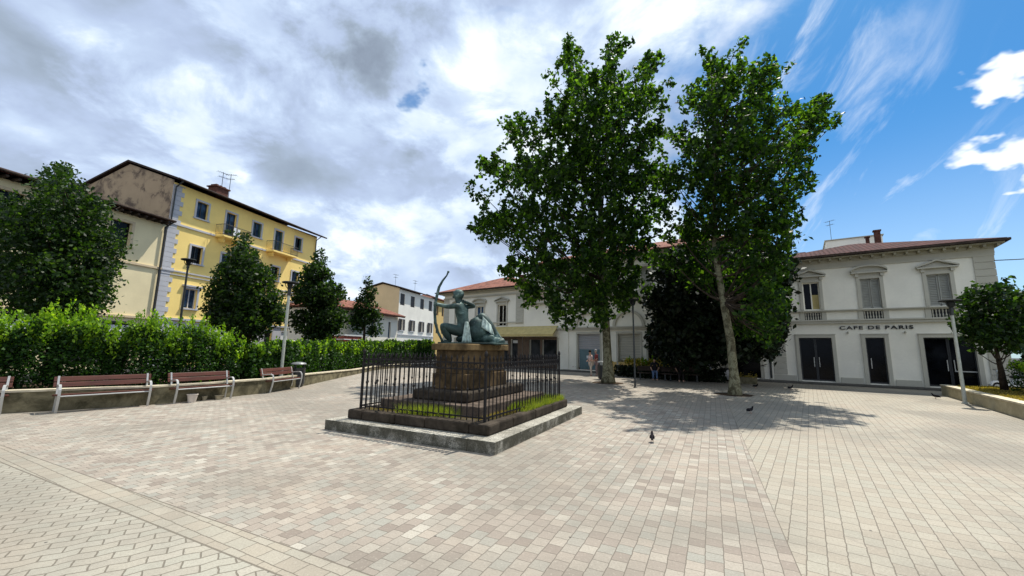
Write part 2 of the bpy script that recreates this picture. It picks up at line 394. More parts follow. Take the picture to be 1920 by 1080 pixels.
LF = {}
LF['plane'] = leaf('plane_leaves', (.005, .015, .003), (.012, .034, .005), (.040, .080, .009), .50, tk=3.6)
LF['dark'] = leaf('evergreen_leaves', (.005, .010, .004), (.008, .016, .005), (.014, .026, .008), .06)
LF['lime'] = leaf('street_tree_leaves', (.005, .015, .004), (.010, .029, .006), (.032, .064, .011), .38, tk=2.6)
LF['hedge'] = leaf('hedge_leaves', (.006, .020, .004), (.013, .044, .006), (.036, .090, .012), .34, tk=1.9)
LF['shoot'] = leaf('young_hedge_shoots', (.07, .17, .011), (.14, .28, .016), (.25, .39, .026), .48)
LF['yellowleaf'] = leaf('yellow_flowering_leaves', (.10, .12, .02), (.30, .25, .03), (.45, .34, .04), .3)
LF['grass'] = leaf('grass_blades', (.12, .19, .025), (.20, .27, .035), (.30, .32, .06), .4)
LF['drygrass'] = leaf('dry_grass_blades', (.20, .17, .04), (.30, .23, .05), (.36, .28, .08), .35)
LF['purple'] = leaf('purple_flowers', (.05, .03, .14), (.09, .05, .22), (.06, .06, .10), .3)

# ------------------------------------------------------------------ ground
def plaza_material():
    m = Mat('block_paving')
    P = m.n('ShaderNodeNewGeometry').outputs['Position']
    sp = m.n('ShaderNodeSeparateXYZ'); m.put(sp.inputs[0], P); X, Y = sp.outputs[0], sp.outputs[1]
    def pattern(ang, bw, rh, off, mort, warp=0.0, seed=0.0):
        # rows run along direction 'ang' measured from +Y towards +X
        ux, uy = sin(ang), cos(ang)
        u = m.math('ADD', m.math('MULTIPLY', X, ux), m.math('MULTIPLY', Y, uy)); v = m.math('SUBTRACT', m.math('MULTIPLY', X, uy), m.math('MULTIPLY', Y, ux))
        if warp:
            tri = m.math('PINGPONG', m.math('ADD', u, 50.0), bw / 2)
            v = m.math('ADD', v, m.math('MULTIPLY', m.math('SUBTRACT', tri, bw / 4), warp))
        cb = m.n('ShaderNodeCombineXYZ'); m.put(cb.inputs[0], m.math('ADD', u, seed)); m.put(cb.inputs[1], v)
        jn = m.noise(9, 2, vec=cb.outputs[0], col=True)
        va = m.n('ShaderNodeVectorMath', operation='MULTIPLY_ADD'); m.put(va.inputs[0], jn); va.inputs[1].default_value = (.026, .020, 0); m.put(va.inputs[2], cb.outputs[0])
        b = m.n('ShaderNodeTexBrick'); m.put(b.inputs['Vector'], va.outputs[0]); b.offset = off; b.squash = 1.0; b.offset_frequency = 2
        b.inputs['Scale'].default_value = 1.0; b.inputs['Brick Width'].default_value = bw; b.inputs['Row Height'].default_value = rh
        b.inputs['Mortar Size'].default_value = mort; b.inputs['Mortar Smooth'].default_value = .25; b.inputs['Bias'].default_value = 0.0
        b.inputs['Color1'].default_value = (0, 0, 0, 1); b.inputs['Color2'].default_value = (1, 1, 1, 1); b.inputs['Mortar'].default_value = (.5, .5, .5, 1)
        return b.outputs['Color'], b.outputs['Fac']
    stops_mid = [(0, (.215, .178, .145)), (.15, (.275, .232, .190)), (.4, (.325, .280, .228)), (.62, (.285, .278, .235)), (.8, (.345, .297, .240)), (.95, (.375, .340, .280)), (1, (.42, .39, .325))]
    stops_rt = [(0, (.305, .268, .210)), (.4, (.345, .306, .238)), (.65, (.325, .305, .243)), (1, (.362, .325, .257))]
    stops_lf = [(0, (.325, .300, .243)), (.4, (.358, .330, .264)), (.7, (.338, .325, .264)), (1, (.378, .350, .285))]
    c1, f1 = pattern(R(26.65), .150, .142, .5, .0040)
    c2, f2 = pattern(R(36.6), .20, .145, .5, .0048, seed=3.3)
    c3, f3 = pattern(R(54), .235, .125, .5, .0070, warp=.20, seed=7.1)
    c4, f4 = pattern(R(117.5), .24, .158, .5, .005, seed=1.1)
    col1, col2, col3 = m.ramp(c1, stops_mid), m.ramp(c2, stops_rt), m.ramp(c3, stops_lf)
    col4 = m.ramp(c4, stops_rt)
    def side(p, q):
        # 1 on the right of the line p->q
        dx, dy = q[0] - p[0], q[1] - p[1]; l = math.hypot(dx, dy); nx, ny = dy / l, -dx / l
        return m.math('ADD', m.math('ADD', m.math('MULTIPLY', X, nx), m.math('MULTIPLY', Y, ny)), -(p[0] * nx + p[1] * ny))
    dB = side((2.33, 3.45), (5.88, 10.79)); right = m.math('GREATER_THAN', dB, 0.0)
    dA = side((-1.83, 3.385), (-7.40, 6.104)); left = m.math('LESS_THAN', dA, 0.0)
    band = m.math('MULTIPLY', m.math('GREATER_THAN', dA, 0.0), m.math('LESS_THAN', dA, .32))
    dBb = m.math('MULTIPLY', m.math('LESS_THAN', dB, 0.0), m.math('GREATER_THAN', dB, -.16))
    col = m.mix(band, col1, col4); fac = m.mix(band, f1, f4)
    col = m.mix(right, col, col2); fac = m.mix(right, fac, f2)
    col = m.mix(left, col, col3); fac = m.mix(left, fac, f3)
    # joints on the section borders
    jb = m.math('LESS_THAN', m.math('ABSOLUTE', dB), .004); ja = m.math('LESS_THAN', m.math('ABSOLUTE', dA), .009); ja2 = m.math('LESS_THAN', m.math('ABSOLUTE', m.math('SUBTRACT', dA, .32)), .007)
    j = m.math('MAXIMUM', m.math('MAXIMUM', jb, ja), ja2); fac = m.math('MAXIMUM', fac, j)
    # dirt, patches of cooler and warmer pavers, speckle
    big = m.noise(.22, 5, .6, .5); col = m.mix(m.rng(big, .43, .58, 0, .62), col, (.185, .170, .138))
    hue = m.noise(.5, 4, .6); col = m.mix(m.rng(hue, .5, .7, 0, .28), col, (.40, .315, .235))
    sp2 = m.noise(55, 4, .85); col = m.mix(m.rng(sp2, .44, .62, 0, .42), col, (.20, .175, .145)); col = m.mix(m.rng(m.noise(34, 3, .7), .55, .7, 0, .30), col, (.46, .42, .35))
    st = m.noise(1.7, 6, .75, .6); col = m.mix(m.rng(st, .56, .76, 0, .42), col, (.15, .14, .115))
    spot = m.n('ShaderNodeTexVoronoi'); spot.inputs['Scale'].default_value = 2.3; m.put(spot.inputs['Vector'], P)
    col = m.mix(m.math('LESS_THAN', spot.outputs['Distance'], .028), col, (.06, .055, .05))
    col = m.mix(m.math('MULTIPLY', fac, .78), col, (.105, .088, .066))
    m.col(col, m.rng(sp2, .3, .7, .72, .92), spec=.3)
    h = m.math('SUBTRACT', m.math('MULTIPLY', sp2, .22), fac); m.bump(h, .55, .012)
    return m.m
MT['plaza'] = plaza_material()
g = MB(); g.quad((-400, -300, -.006), (400, -300, -.006), (400, 500, -.006), (-400, 500, -.006))
tag(g.build('ground', MT['asphalt']), kind='structure')
g = MB(); g.add([(-14, -12, 0), (26, -12, 0), (26, 16, 0), (24.2, 18.4, 0), (-2, 37.4, 0), (-9.8, 32, 0), (-9.9, 18, 0), (-14, 9, 0)], [(0, 1, 2, 3, 4, 5, 6, 7)])
tag(g.build('plaza', MT['plaza']), kind='structure')

def tree_pit(x, y, r0):
    g = MB(); r_ = random.Random(3); g.add([(x + r0 * r_.uniform(.85, 1.12) * cos(t), y + r0 * r_.uniform(.85, 1.12) * sin(t), .005) for t in np.linspace(0, 2 * pi, 22)[:-1]], [tuple(range(21))])
    tag(g.build('soil', MT['soil']), kind='structure')
tree_pit(5.2, 21.6, .85); tree_pit(9.2, 16.8, .72)
PAL = Vector((16.23, 24.35, 0)); PA = R(-54.2)
pd = Vector((sin(PA), cos(PA), 0)); pn = Vector((pd.y, -pd.x, 0)) * 1.0
if pn.y > 0: pn = -pn
def pal(s, n, z=0): q = PAL + pd * s + pn * n; return (q.x, q.y, z)
g = MB(); g.slab([pal(-14, .9)[:2], pal(30, .9)[:2], pal(30, -.4)[:2], pal(-14, -.4)[:2]], -.002, .10)
tag(g.build('sidewalk', MT['sidewalk'], bevel=.012), kind='structure')

# ------------------------------------------------------------------ foliage
def leaf_mesh(name, pts, size, mat, parent, up=.0, elong=1.3, seedv=0, dirs=None, fold=.25):
    """pts (n,3): one bent leaf per point"""
    r_ = np.random.default_rng(seedv + 11); n = len(pts)
    d = r_.normal(size=(n, 3)); d[:, 2] += up
    if dirs is not None: d = dirs + r_.normal(size=(n, 3)) * .25
    d /= np.linalg.norm(d, axis=1)[:, None]
    a = r_.normal(size=(n, 3)); w = np.cross(d, a); w /= (np.linalg.norm(w, axis=1)[:, None] + 1e-9)
    nn = np.cross(d, w)
    s = (size * r_.uniform(.6, 1.25, n))[:, None]
    L_, W_ = s * .5 * elong, s * .42
    v = np.empty((n, 4, 3)); v[:, 0] = pts - d * L_; v[:, 1] = pts + w * W_ + nn * W_ * fold; v[:, 2] = pts + d * L_; v[:, 3] = pts - w * W_ + nn * W_ * fold
    me = bpy.data.meshes.new(name); me.vertices.add(4 * n); me.vertices.foreach_set('co', v.reshape(-1).astype(np.float32))
    me.loops.add(4 * n); me.loops.foreach_set('vertex_index', np.arange(4 * n, dtype=np.int32))
    me.polygons.add(n); me.polygons.foreach_set('loop_start', np.arange(0, 4 * n, 4, dtype=np.int32)); me.polygons.foreach_set('loop_total', np.full(n, 4, dtype=np.int32))
    me.update(calc_edges=True); me.validate(); me.materials.append(mat)
    o = bpy.data.objects.new(name, me); C.objects.link(o)
    if parent is not None: o.parent = parent
    return o
def clump_points(center, rad, n_sub, sub_r, n_leaf, r_, squash=.85):
    u = r_.normal(size=(n_sub, 3)); u /= np.linalg.norm(u, axis=1)[:, None]
    rr = rad * r_.uniform(.30, 1.22, (n_sub, 1)) ** .75
    cs = np.array(center) + u * rr * np.array([1, 1, squash])
    p = np.repeat(cs, n_leaf, axis=0) + r_.normal(size=(n_sub * n_leaf, 3)) * sub_r * .55
    return p
def tree(name, base, blobs, trunk, r0, lsize, dens, lmat, bmat, label, cat, group=None, seedv=0, sub_r=.32, limbs=True, rz=0, sprigs=0):
    r_ = np.random.default_rng(100 + seedv); root = empty(name, base, rz, label, cat, group)
    P = []
    for (x, y, z, rad) in blobs:
        ns = max(3, int(dens * .62 * rad ** 2.0 * r_.uniform(.7, 1.2))); P.append(clump_points((x, y, z), rad, ns, sub_r, 14, r_))
    if sprigs:
        zs = sorted(b[2] for b in blobs); cx = sum(b[0] for b in blobs) / len(blobs); cy = sum(b[1] for b in blobs) / len(blobs)
        for (x, y, z, rad) in blobs:
            out = np.array([x - cx, y - cy, 0.0]); d0 = np.linalg.norm(out); out = out / (d0 + 1e-6)
            for k in range(int(2 + sprigs * rad)):
                u = r_.normal(size=3) * .55 + out * min(1, d0 / 2.5) * .8; u[2] += 1.0; u /= np.linalg.norm(u)
                ln = rad * r_.uniform(.6, .9) + r_.uniform(.05, .30 if sprigs < 5 else .50); n_ = int(ln * 26)
                t_ = r_.uniform(.55, 1, n_) ; c0 = np.array((x, y, z)) + r_.normal(size=3) * rad * .25
                P.append(c0 + u * (t_ * ln * 1.08)[:, None] + r_.normal(size=(n_, 3)) * (.17 - .10 * t_)[:, None])
    P = np.concatenate(P); leaf_mesh('crown', P, lsize, lmat, root, seedv=seedv)
    mb = MB(); lb = MB(); tp = [Vector(t) for t in trunk]; n = len(tp)
    rad = [r0 * (1.0 - .72 * i / (n - 1)) for i in range(n)]; rad[0] *= 1.5; rad[1] *= 1.25
    mb.tube(tp, rad, 12)
    if limbs:
        fine = [tp[i].lerp(tp[i + 1], k / 5) for i in range(len(tp) - 1) for k in range(5)]; H = tp[-1].z
        top = [t for t in fine if t.z > H * .26]
        for (x, y, z, rd) in blobs:
            c = Vector((x, y, z)); want = z - .75 * (c.xy - fine[-1].xy).length - .4 * rd
            s = min(top, key=lambda t: abs(t.z - want))
            mid = s.lerp(c, .5) + Vector((0, 0, -.10 * (c - s).length)); k = min(r0 * .26, .015 + .018 * (c - s).length)
            lb.tube([s, s.lerp(mid, .5) + Vector((0, 0, -.03 * (c - s).length)), mid, c], [k, k * .8, k * .55, k * .2], 6, cap=False)
    mb.build('trunk', bmat, root, smooth=True)
    if limbs: lb.build('limbs', MT['bark_dark'], root, smooth=True)
    return root
BLOBS = {
 'plane_a': [(-1.75, -0.33, 18.62, 0.67), (-2.17, -2.23, 17.17, 0.6), (-1.32, 2.59, 20.7, 0.6), (-1.79, 0.0, 19.77, 0.3), (0.81, 0.34, 19.55, 0.73), (-0.02, -2.74, 17.05, 0.66), (1.16, 2.13, 21.06, 0.66), (0.73, 0.0, 20.0, 0.3), (2.37, -0.23, 17.89, 0.67), (1.8, -2.1, 16.33, 0.6), (3.04, 2.02, 19.57, 0.6), (3.45, 0.0, 19.15, 0.37), (-1.21, 0.16, 16.72, 1.4), (-1.55, -3.0, 14.64, 1.26), (-0.58, 3.16, 18.48, 1.26), (0.97, 0.01, 16.48, 1.52), (0.09, -2.01, 14.68, 1.37), (1.95, 2.33, 17.84, 1.37), (2.55, -0.15, 16.16, 0.79), (2.05, -1.92, 14.78, 0.71), (3.21, 1.67, 17.32, 0.71), (-3.08, 0.0, 17.62, 0.37), (-4.54, 0.11, 14.23, 0.97), (-4.69, -2.24, 12.67, 0.88), (-4.73, 1.95, 15.38, 0.88), (-2.65, 0.16, 15.14, 0.91), (-2.96, -2.41, 13.53, 0.82), (-2.09, 2.72, 16.75, 0.82), (-1.91, -0.11, 13.82, 1.68), (-2.42, -2.35, 12.49, 1.51), (-1.22, 2.89, 15.45, 1.51), (0.61, 0.07, 13.63, 1.83), (-0.54, -2.9, 12.01, 1.64), (1.38, 1.99, 14.37, 1.64), (2.39, -0.2, 13.78, 0.97), (1.91, -1.53, 13.11, 0.88), (3.06, 1.41, 14.39, 0.88), (3.69, 0.0, 17.22, 0.43), (-5.33, 0.0, 14.66, 0.37), (-5.91, 0.35, 11.67, 0.97), (-6.05, -1.84, 10.67, 0.88), (-5.71, 2.01, 12.19, 0.88), (-6.94, 0.0, 10.37, 0.61), (-3.75, -0.1, 11.34, 1.58), (-3.73, -3.03, 10.02, 1.43), (-3.85, 2.66, 12.42, 1.43), (-1.38, -0.46, 10.75, 1.83), (-1.9, -2.57, 10.02, 1.64), (-1.19, 3.29, 12.41, 1.64), (1.23, 0.3, 11.11, 1.77), (0.19, -2.12, 9.59, 1.59), (1.66, 2.04, 11.89, 1.59), (2.51, -0.3, 11.14, 0.97), (2.28, -1.17, 10.79, 0.88), (2.83, 1.25, 11.71, 0.88), (-6.42, -0.13, 8.3, 0.79), (-6.34, -1.38, 7.76, 0.71), (-6.52, 0.92, 8.37, 0.71), (-5.24, -0.02, 8.66, 1.1), (-5.46, -1.77, 8.03, 0.99), (-5.38, 1.92, 8.97, 0.99), (-3.55, 0.39, 8.5, 1.58), (-3.94, -2.55, 7.6, 1.43), (-3.68, 2.0, 9.01, 1.43), (-1.25, 0.46, 8.25, 1.83), (-1.39, -2.27, 7.24, 1.64), (-0.47, 2.15, 8.63, 1.64), (1.04, 0.43, 8.27, 1.46), (0.37, -2.48, 7.29, 1.32), (1.33, 2.62, 8.94, 1.32), (-4.74, 0.38, 5.99, 0.91), (-4.86, -2.61, 5.29, 0.82), (-4.55, 2.63, 6.27, 0.82), (-3.09, 0.38, 6.02, 1.37), (-3.27, -2.66, 5.42, 1.23), (-2.54, 2.81, 6.07, 1.23), (-1.16, -0.53, 5.58, 1.52), (-1.58, -3.28, 5.19, 1.37), (-0.1, 3.27, 6.36, 1.37), (0.99, 0.5, 5.8, 1.1), (-0.0, -2.49, 5.1, 0.99), (1.4, 1.84, 5.82, 0.99), (-3.98, 0.48, 4.51, 0.67), (-4.0, -2.13, 4.24, 0.6), (-3.77, 1.88, 4.72, 0.6), (-2.35, 0.39, 4.07, 0.91), (-2.77, -3.06, 3.52, 0.82), (-2.14, 3.18, 4.19, 0.82), (-0.55, -0.21, 4.04, 1.04), (-1.19, -3.1, 3.63, 0.93), (-0.13, 2.96, 4.47, 0.93), (1.0, 0.1, 4.54, 0.79), (0.37, -2.25, 4.27, 0.71), (1.66, 2.64, 4.68, 0.71), (-2.11, 0.0, 3.08, 0.37), (2.46, 0.02, 9.42, 0.73), (2.15, -1.2, 9.04, 0.66), (3.11, 1.79, 10.01, 0.66), (2.01, 0.24, 7.3, 0.67), (1.37, -1.69, 6.63, 0.6), (2.33, 1.62, 7.69, 0.6)],
 'plane_b': [(1.12, 0.0, 15.66, 0.33), (0.04, 0.09, 14.82, 0.52), (-1.07, -1.9, 13.15, 0.47), (0.96, 1.62, 16.06, 0.47), (0.34, 0.29, 14.01, 0.8), (-0.5, -1.44, 12.71, 0.72), (1.17, 1.52, 14.93, 0.72), (1.38, 0.32, 14.32, 0.76), (0.22, -1.56, 12.92, 0.68), (2.13, 1.53, 14.97, 0.68), (2.71, 0.18, 14.66, 0.47), (1.61, -1.4, 13.41, 0.43), (3.8, 1.66, 15.73, 0.43), (1.99, -0.36, 13.58, 0.66), (1.07, -1.62, 12.53, 0.6), (3.86, 2.13, 15.25, 0.6), (-0.72, 0.11, 13.05, 0.61), (-1.38, -1.43, 11.97, 0.55), (-0.02, 1.25, 13.8, 0.55), (0.49, 0.29, 12.39, 1.23), (-0.81, -1.96, 11.04, 1.11), (1.54, 1.82, 13.27, 1.11), (2.11, 0.14, 12.19, 1.18), (0.78, -1.53, 10.89, 1.06), (2.77, 1.49, 12.64, 1.06), (3.57, -0.09, 12.46, 0.57), (2.45, -1.61, 11.53, 0.51), (4.7, 1.45, 13.26, 0.51), (4.5, -0.16, 12.57, 0.47), (3.64, -1.16, 11.96, 0.43), (5.31, 1.0, 13.16, 0.43), (5.24, 0.0, 11.94, 0.33), (4.46, 0.19, 11.99, 0.52), (3.29, -1.41, 11.05, 0.47), (5.47, 1.41, 12.67, 0.47), (-1.3, 0.04, 11.02, 0.66), (-1.8, -1.34, 10.3, 0.6), (-0.69, 1.25, 11.56, 0.6), (0.06, 0.19, 10.35, 1.42), (-1.15, -1.77, 8.99, 1.28), (0.92, 1.93, 10.99, 1.28), (2.09, 0.34, 10.33, 1.37), (0.37, -2.02, 9.11, 1.23), (3.04, 1.68, 10.52, 1.23), (3.71, 0.29, 10.98, 0.8), (2.49, -1.48, 10.01, 0.72), (4.58, 1.48, 11.72, 0.72), (-1.94, -0.1, 8.92, 0.9), (-2.15, -0.68, 8.63, 0.81), (-1.38, 0.73, 9.13, 0.81), (-0.2, -0.27, 8.02, 1.42), (-0.5, -1.36, 7.25, 1.28), (1.15, 2.07, 8.87, 1.28), (1.61, -0.35, 8.02, 1.28), (0.98, -1.63, 7.23, 1.15), (3.08, 1.6, 8.83, 1.15), (3.14, -0.19, 8.96, 0.52), (2.13, -1.43, 8.32, 0.47), (4.73, 1.9, 9.8, 0.47), (3.85, 0.0, 9.56, 0.28), (-2.11, 0.0, 7.0, 0.8), (-0.19, 1.09, 6.85, 1.23), (0.11, 2.13, 7.23, 1.11), (0.11, 2.31, 7.15, 1.11), (0.92, -0.32, 6.36, 1.23), (0.07, -1.48, 5.74, 1.11), (2.63, 2.27, 6.81, 1.11), (2.51, 0.12, 6.87, 0.8), (1.04, -2.11, 6.1, 0.72), (3.91, 2.05, 7.27, 0.72), (3.37, 0.0, 7.45, 0.38), (-2.29, 0.0, 5.56, 0.66), (-0.67, 0.8, 5.15, 0.9), (0.18, 2.21, 5.33, 0.81), (-0.31, 1.97, 5.41, 0.81), (1.04, 1.08, 4.98, 0.95), (1.86, 2.38, 4.96, 0.85), (1.76, 2.49, 5.18, 0.85), (1.65, -0.06, 4.91, 0.8), (0.58, -1.43, 4.45, 0.72), (2.93, 2.14, 5.36, 0.72), (1.55, 0.3, 3.69, 0.8), (0.05, -2.12, 3.35, 0.72), (2.47, 1.62, 3.86, 0.72), (1.24, 1.04, 2.92, 0.52), (2.51, 3.03, 2.89, 0.47), (2.21, 2.79, 2.9, 0.47), (1.68, 0.28, 2.77, 0.57), (0.31, -1.9, 2.51, 0.51), (2.38, 1.5, 2.75, 0.51), (2.43, 0.32, 5.71, 0.52), (0.99, -1.85, 5.21, 0.47), (3.24, 1.39, 5.86, 0.47), (1.81, -0.16, 3.98, 0.57), (0.47, -2.12, 3.61, 0.51), (3.27, 1.89, 4.1, 0.51), (1.81, 0.0, 2.2, 0.33)],
 'dark': [(-1.15, 0.2, 7.01, 1.04), (-1.67, -1.23, 6.6, 0.93), (-0.48, 1.25, 7.19, 0.93), (-0.02, -0.34, 7.25, 1.24), (-0.73, -1.96, 6.73, 1.12), (0.77, 1.78, 7.76, 1.12), (1.59, -0.4, 6.93, 1.38), (0.75, -2.26, 6.6, 1.24), (3.36, 2.38, 7.19, 1.24), (-1.48, 0.0, 4.94, 1.1), (-1.72, -0.78, 4.68, 0.99), (-1.31, 1.17, 4.87, 0.99), (-0.13, -0.38, 5.4, 1.66), (-0.88, -1.76, 4.81, 1.49), (0.89, 1.49, 5.3, 1.49), (1.76, -0.19, 5.3, 1.66), (0.52, -1.89, 4.94, 1.49), (3.34, 2.09, 5.28, 1.49), (1.84, -2.3, 4.7, 1.38), (1.26, -3.57, 4.33, 1.24), (-0.24, -0.05, 3.63, 1.8), (-0.57, -1.47, 3.08, 1.62), (0.15, 1.35, 3.37, 1.62), (1.38, -0.09, 3.65, 1.66), (0.22, -2.11, 3.28, 1.49), (2.37, 2.31, 3.65, 1.49), (-1.51, -0.25, 2.62, 1.1), (-1.6, -1.02, 2.64, 0.99), (-0.87, 1.04, 2.74, 0.99), (-2.09, 0.0, 2.04, 0.48), (0.05, 0.4, 2.17, 1.45), (-1.0, -1.51, 1.79, 1.31), (0.61, 1.45, 1.82, 1.31), (1.51, -0.0, 2.35, 1.24), (0.63, -1.64, 1.99, 1.12), (2.24, 1.85, 2.4, 1.12), (1.76, -2.3, 3.5, 1.04), (0.94, -3.57, 3.29, 0.93), (2.74, -2.63, 3.49, 1.17), (2.33, -3.57, 3.45, 1.06), (3.0, -2.68, 5.27, 1.24), (2.27, -3.57, 5.14, 1.12), (2.29, -2.51, 2.32, 1.04), (1.84, -3.57, 2.18, 0.93), (2.96, -2.73, 2.96, 0.83), (2.32, -3.57, 2.73, 0.75), (2.35, -2.42, 6.52, 1.24), (1.41, -3.57, 6.0, 1.12), (3.58, -2.85, 6.46, 1.04), (3.17, -3.57, 6.15, 0.93), (3.39, -2.81, 5.26, 0.69), (2.78, -3.57, 5.08, 0.62), (3.2, -2.78, 4.07, 0.83), (2.75, -3.57, 3.83, 0.75), (2.65, -2.63, 2.33, 0.9), (1.97, -3.57, 2.3, 0.81), (1.68, -2.3, 2.32, 1.04), (0.89, -3.57, 2.24, 0.93)],
 'l1': [(-0.91, 0.11, 7.85, 0.35), (0.88, -1.38, 7.1, 0.32), (-2.02, 0.98, 8.27, 0.32), (-0.54, -0.17, 6.98, 0.71), (1.02, -1.34, 6.47, 0.63), (-2.45, 1.29, 7.51, 0.63), (-1.64, 0.12, 6.46, 0.55), (-0.08, -1.14, 5.99, 0.49), (-2.78, 1.0, 6.71, 0.49), (0.44, -0.15, 6.3, 0.71), (1.15, -0.71, 6.07, 0.63), (-1.03, 1.03, 6.67, 0.63), (-2.06, 0.03, 5.72, 0.71), (-0.17, -1.31, 5.27, 0.63), (-3.54, 1.1, 5.91, 0.63), (-0.71, 0.05, 5.55, 1.02), (0.63, -1.24, 5.12, 0.92), (-2.05, 1.31, 5.94, 0.92), (1.03, -0.14, 5.03, 0.78), (1.48, -0.58, 4.91, 0.71), (0.27, 0.61, 5.24, 0.71), (-1.46, -0.08, 4.33, 0.98), (0.24, -1.24, 3.87, 0.88), (-3.15, 1.17, 4.52, 0.88), (-0.09, 0.02, 3.98, 1.08), (1.44, -1.17, 3.82, 0.97), (-1.34, 1.08, 4.21, 0.97), (0.86, 0.13, 3.83, 0.67), (1.75, -0.78, 3.58, 0.6), (0.04, 0.92, 4.0, 0.6), (-1.15, 0.18, 3.13, 0.71), (0.92, -1.4, 2.85, 0.63), (-2.06, 0.97, 3.12, 0.63), (0.69, -0.11, 3.03, 0.74), (1.59, -0.82, 2.98, 0.67), (-0.56, 1.01, 3.13, 0.67), (1.57, 0.0, 3.25, 0.33), (1.29, 0.02, 4.39, 0.35), (1.63, -0.33, 4.3, 0.32), (0.9, 0.32, 4.41, 0.32), (-3.2, 0.0, 4.9, 1.08), (-2.89, 0.0, 3.46, 0.88), (-2.9, 0.16, 6.66, 0.39), (-1.23, -1.1, 6.24, 0.35), (-3.71, 0.76, 6.76, 0.35)],
 'l2': [(-0.6, 0.0, 7.76, 0.38), (-0.42, -0.1, 6.78, 0.76), (0.4, -1.12, 6.57, 0.69), (-1.11, 1.17, 6.85, 0.69), (-0.97, 0.21, 5.73, 0.89), (-0.39, -0.71, 5.48, 0.8), (-1.36, 0.71, 5.87, 0.8), (0.33, 0.06, 5.56, 0.89), (1.02, -0.97, 5.29, 0.8), (-0.18, 0.95, 5.78, 0.8), (-1.11, -0.02, 4.44, 0.96), (-0.53, -0.66, 4.34, 0.86), (-1.67, 0.65, 4.51, 0.86), (0.55, 0.04, 4.26, 1.21), (0.84, -0.73, 3.85, 1.09), (-0.22, 0.94, 4.11, 1.09), (-1.3, 0.01, 3.31, 0.83), (-0.87, -0.63, 3.11, 0.75), (-1.7, 0.59, 3.26, 0.75), (0.32, -0.11, 3.09, 1.21), (0.93, -1.01, 2.86, 1.09), (-0.24, 0.81, 2.99, 1.09), (1.51, 0.01, 3.42, 0.64), (1.82, -0.4, 3.28, 0.57), (1.33, 0.56, 3.41, 0.57), (-1.8, 0.0, 3.73, 0.51), (1.65, 0.0, 4.18, 0.38)],
 'l3': [(-0.33, 0.0, 7.68, 0.38), (-0.25, -0.06, 6.65, 0.84), (-0.02, -0.67, 6.52, 0.75), (-0.73, 0.68, 6.71, 0.75), (-0.58, -0.07, 5.42, 1.07), (-0.35, -0.64, 5.09, 0.96), (-0.83, 0.74, 5.5, 0.96), (0.36, 0.11, 5.09, 1.07), (0.92, -0.59, 5.1, 0.96), (-0.09, 0.56, 4.88, 0.96), (-0.44, 0.0, 3.6, 1.22), (0.9, -0.14, 3.43, 0.91), (1.02, -0.65, 3.4, 0.82), (0.76, 0.63, 3.43, 0.82), (0.22, -0.09, 2.71, 1.14), (0.41, -0.72, 2.75, 1.03), (-0.06, 0.82, 2.81, 1.03), (-1.26, 0.0, 3.41, 0.68), (1.39, 0.0, 3.81, 0.46), (-1.11, 0.0, 4.87, 0.61)],
 'l4': [(0.02, 0.0, 7.64, 0.31), (0.09, 0.0, 6.62, 0.63), (-0.12, 0.0, 5.36, 0.94), (0.73, 0.0, 4.53, 0.78), (-0.32, 0.0, 3.87, 0.94), (0.92, 0.0, 3.15, 0.63), (-0.83, 0.0, 4.11, 0.52)],
 'rt': [(-0.78, -0.11, 3.85, 0.4), (-1.15, -0.39, 3.74, 0.36), (0.07, 0.63, 3.84, 0.36), (0.26, -0.06, 4.09, 0.53), (-0.67, -0.71, 3.96, 0.48), (1.41, 0.83, 4.15, 0.48), (1.1, -0.0, 3.68, 0.53), (0.17, -0.77, 3.56, 0.48), (1.79, 0.62, 3.73, 0.48), (-1.04, -0.05, 3.12, 0.4), (-1.37, -0.27, 3.07, 0.36), (-0.6, 0.31, 3.07, 0.36), (0.01, 0.13, 3.15, 0.66), (-0.84, -0.67, 3.04, 0.59), (0.95, 0.79, 3.25, 0.59), (0.94, 0.14, 2.95, 0.62), (-0.21, -0.83, 2.78, 0.55), (1.81, 0.86, 2.89, 0.55), (-1.25, 0.0, 2.39, 0.26), (-0.24, 0.12, 2.3, 0.44), (-1.18, -0.74, 2.27, 0.4), (0.48, 0.75, 2.36, 0.4), (0.61, 0.13, 2.32, 0.4), (-0.57, -0.79, 2.29, 0.36), (1.42, 0.8, 2.24, 0.36), (1.64, 0.0, 3.16, 0.66), (1.69, 0.0, 4.01, 0.35), (-0.7, -0.04, 2.6, 0.4), (-1.28, -0.59, 2.59, 0.36), (0.12, 0.59, 2.68, 0.36)],
}
def pts_trunk(*a): return list(a)
tree('plane_tree', (5.18, 21.61, 0), BLOBS['plane_a'], [(0, 0, -.05), (0.02, 0, .35), (0, 0, 1.2), (-.04, 0, 2.6), (-.09, 0, 4.2), (-.14, .05, 6.4), (-.2, .1, 9), (-.3, .1, 12), (-.3, .2, 15), (-.2, .2, 18.5)], .28, .205, 25, LF['plane'], MT['bark'],
     'tall plane tree with a straight mottled trunk beside the black litter bin', 'tree', seedv=1, sub_r=.27, sprigs=5)
tree('plane_tree', (9.18, 16.78, 0), BLOBS['plane_b'], [(.05, 0, -.05), (.07, 0, .3), (.06, 0, .9), (.02, 0, 2.2), (-.1, 0, 3.2), (-.2, 0, 4.0), (-.34, 0, 5.4), (-.42, 0, 6.8), (-.31, 0, 7.8), (-.2, .1, 10), (0, .1, 12.5), (.2, .1, 14.5)], .20, .175, 31, LF['plane'], MT['bark'],
     'plane tree with a leaning, forked pale trunk and a bright top, nearer the cafe', 'tree', seedv=2, sub_r=.24, sprigs=5)
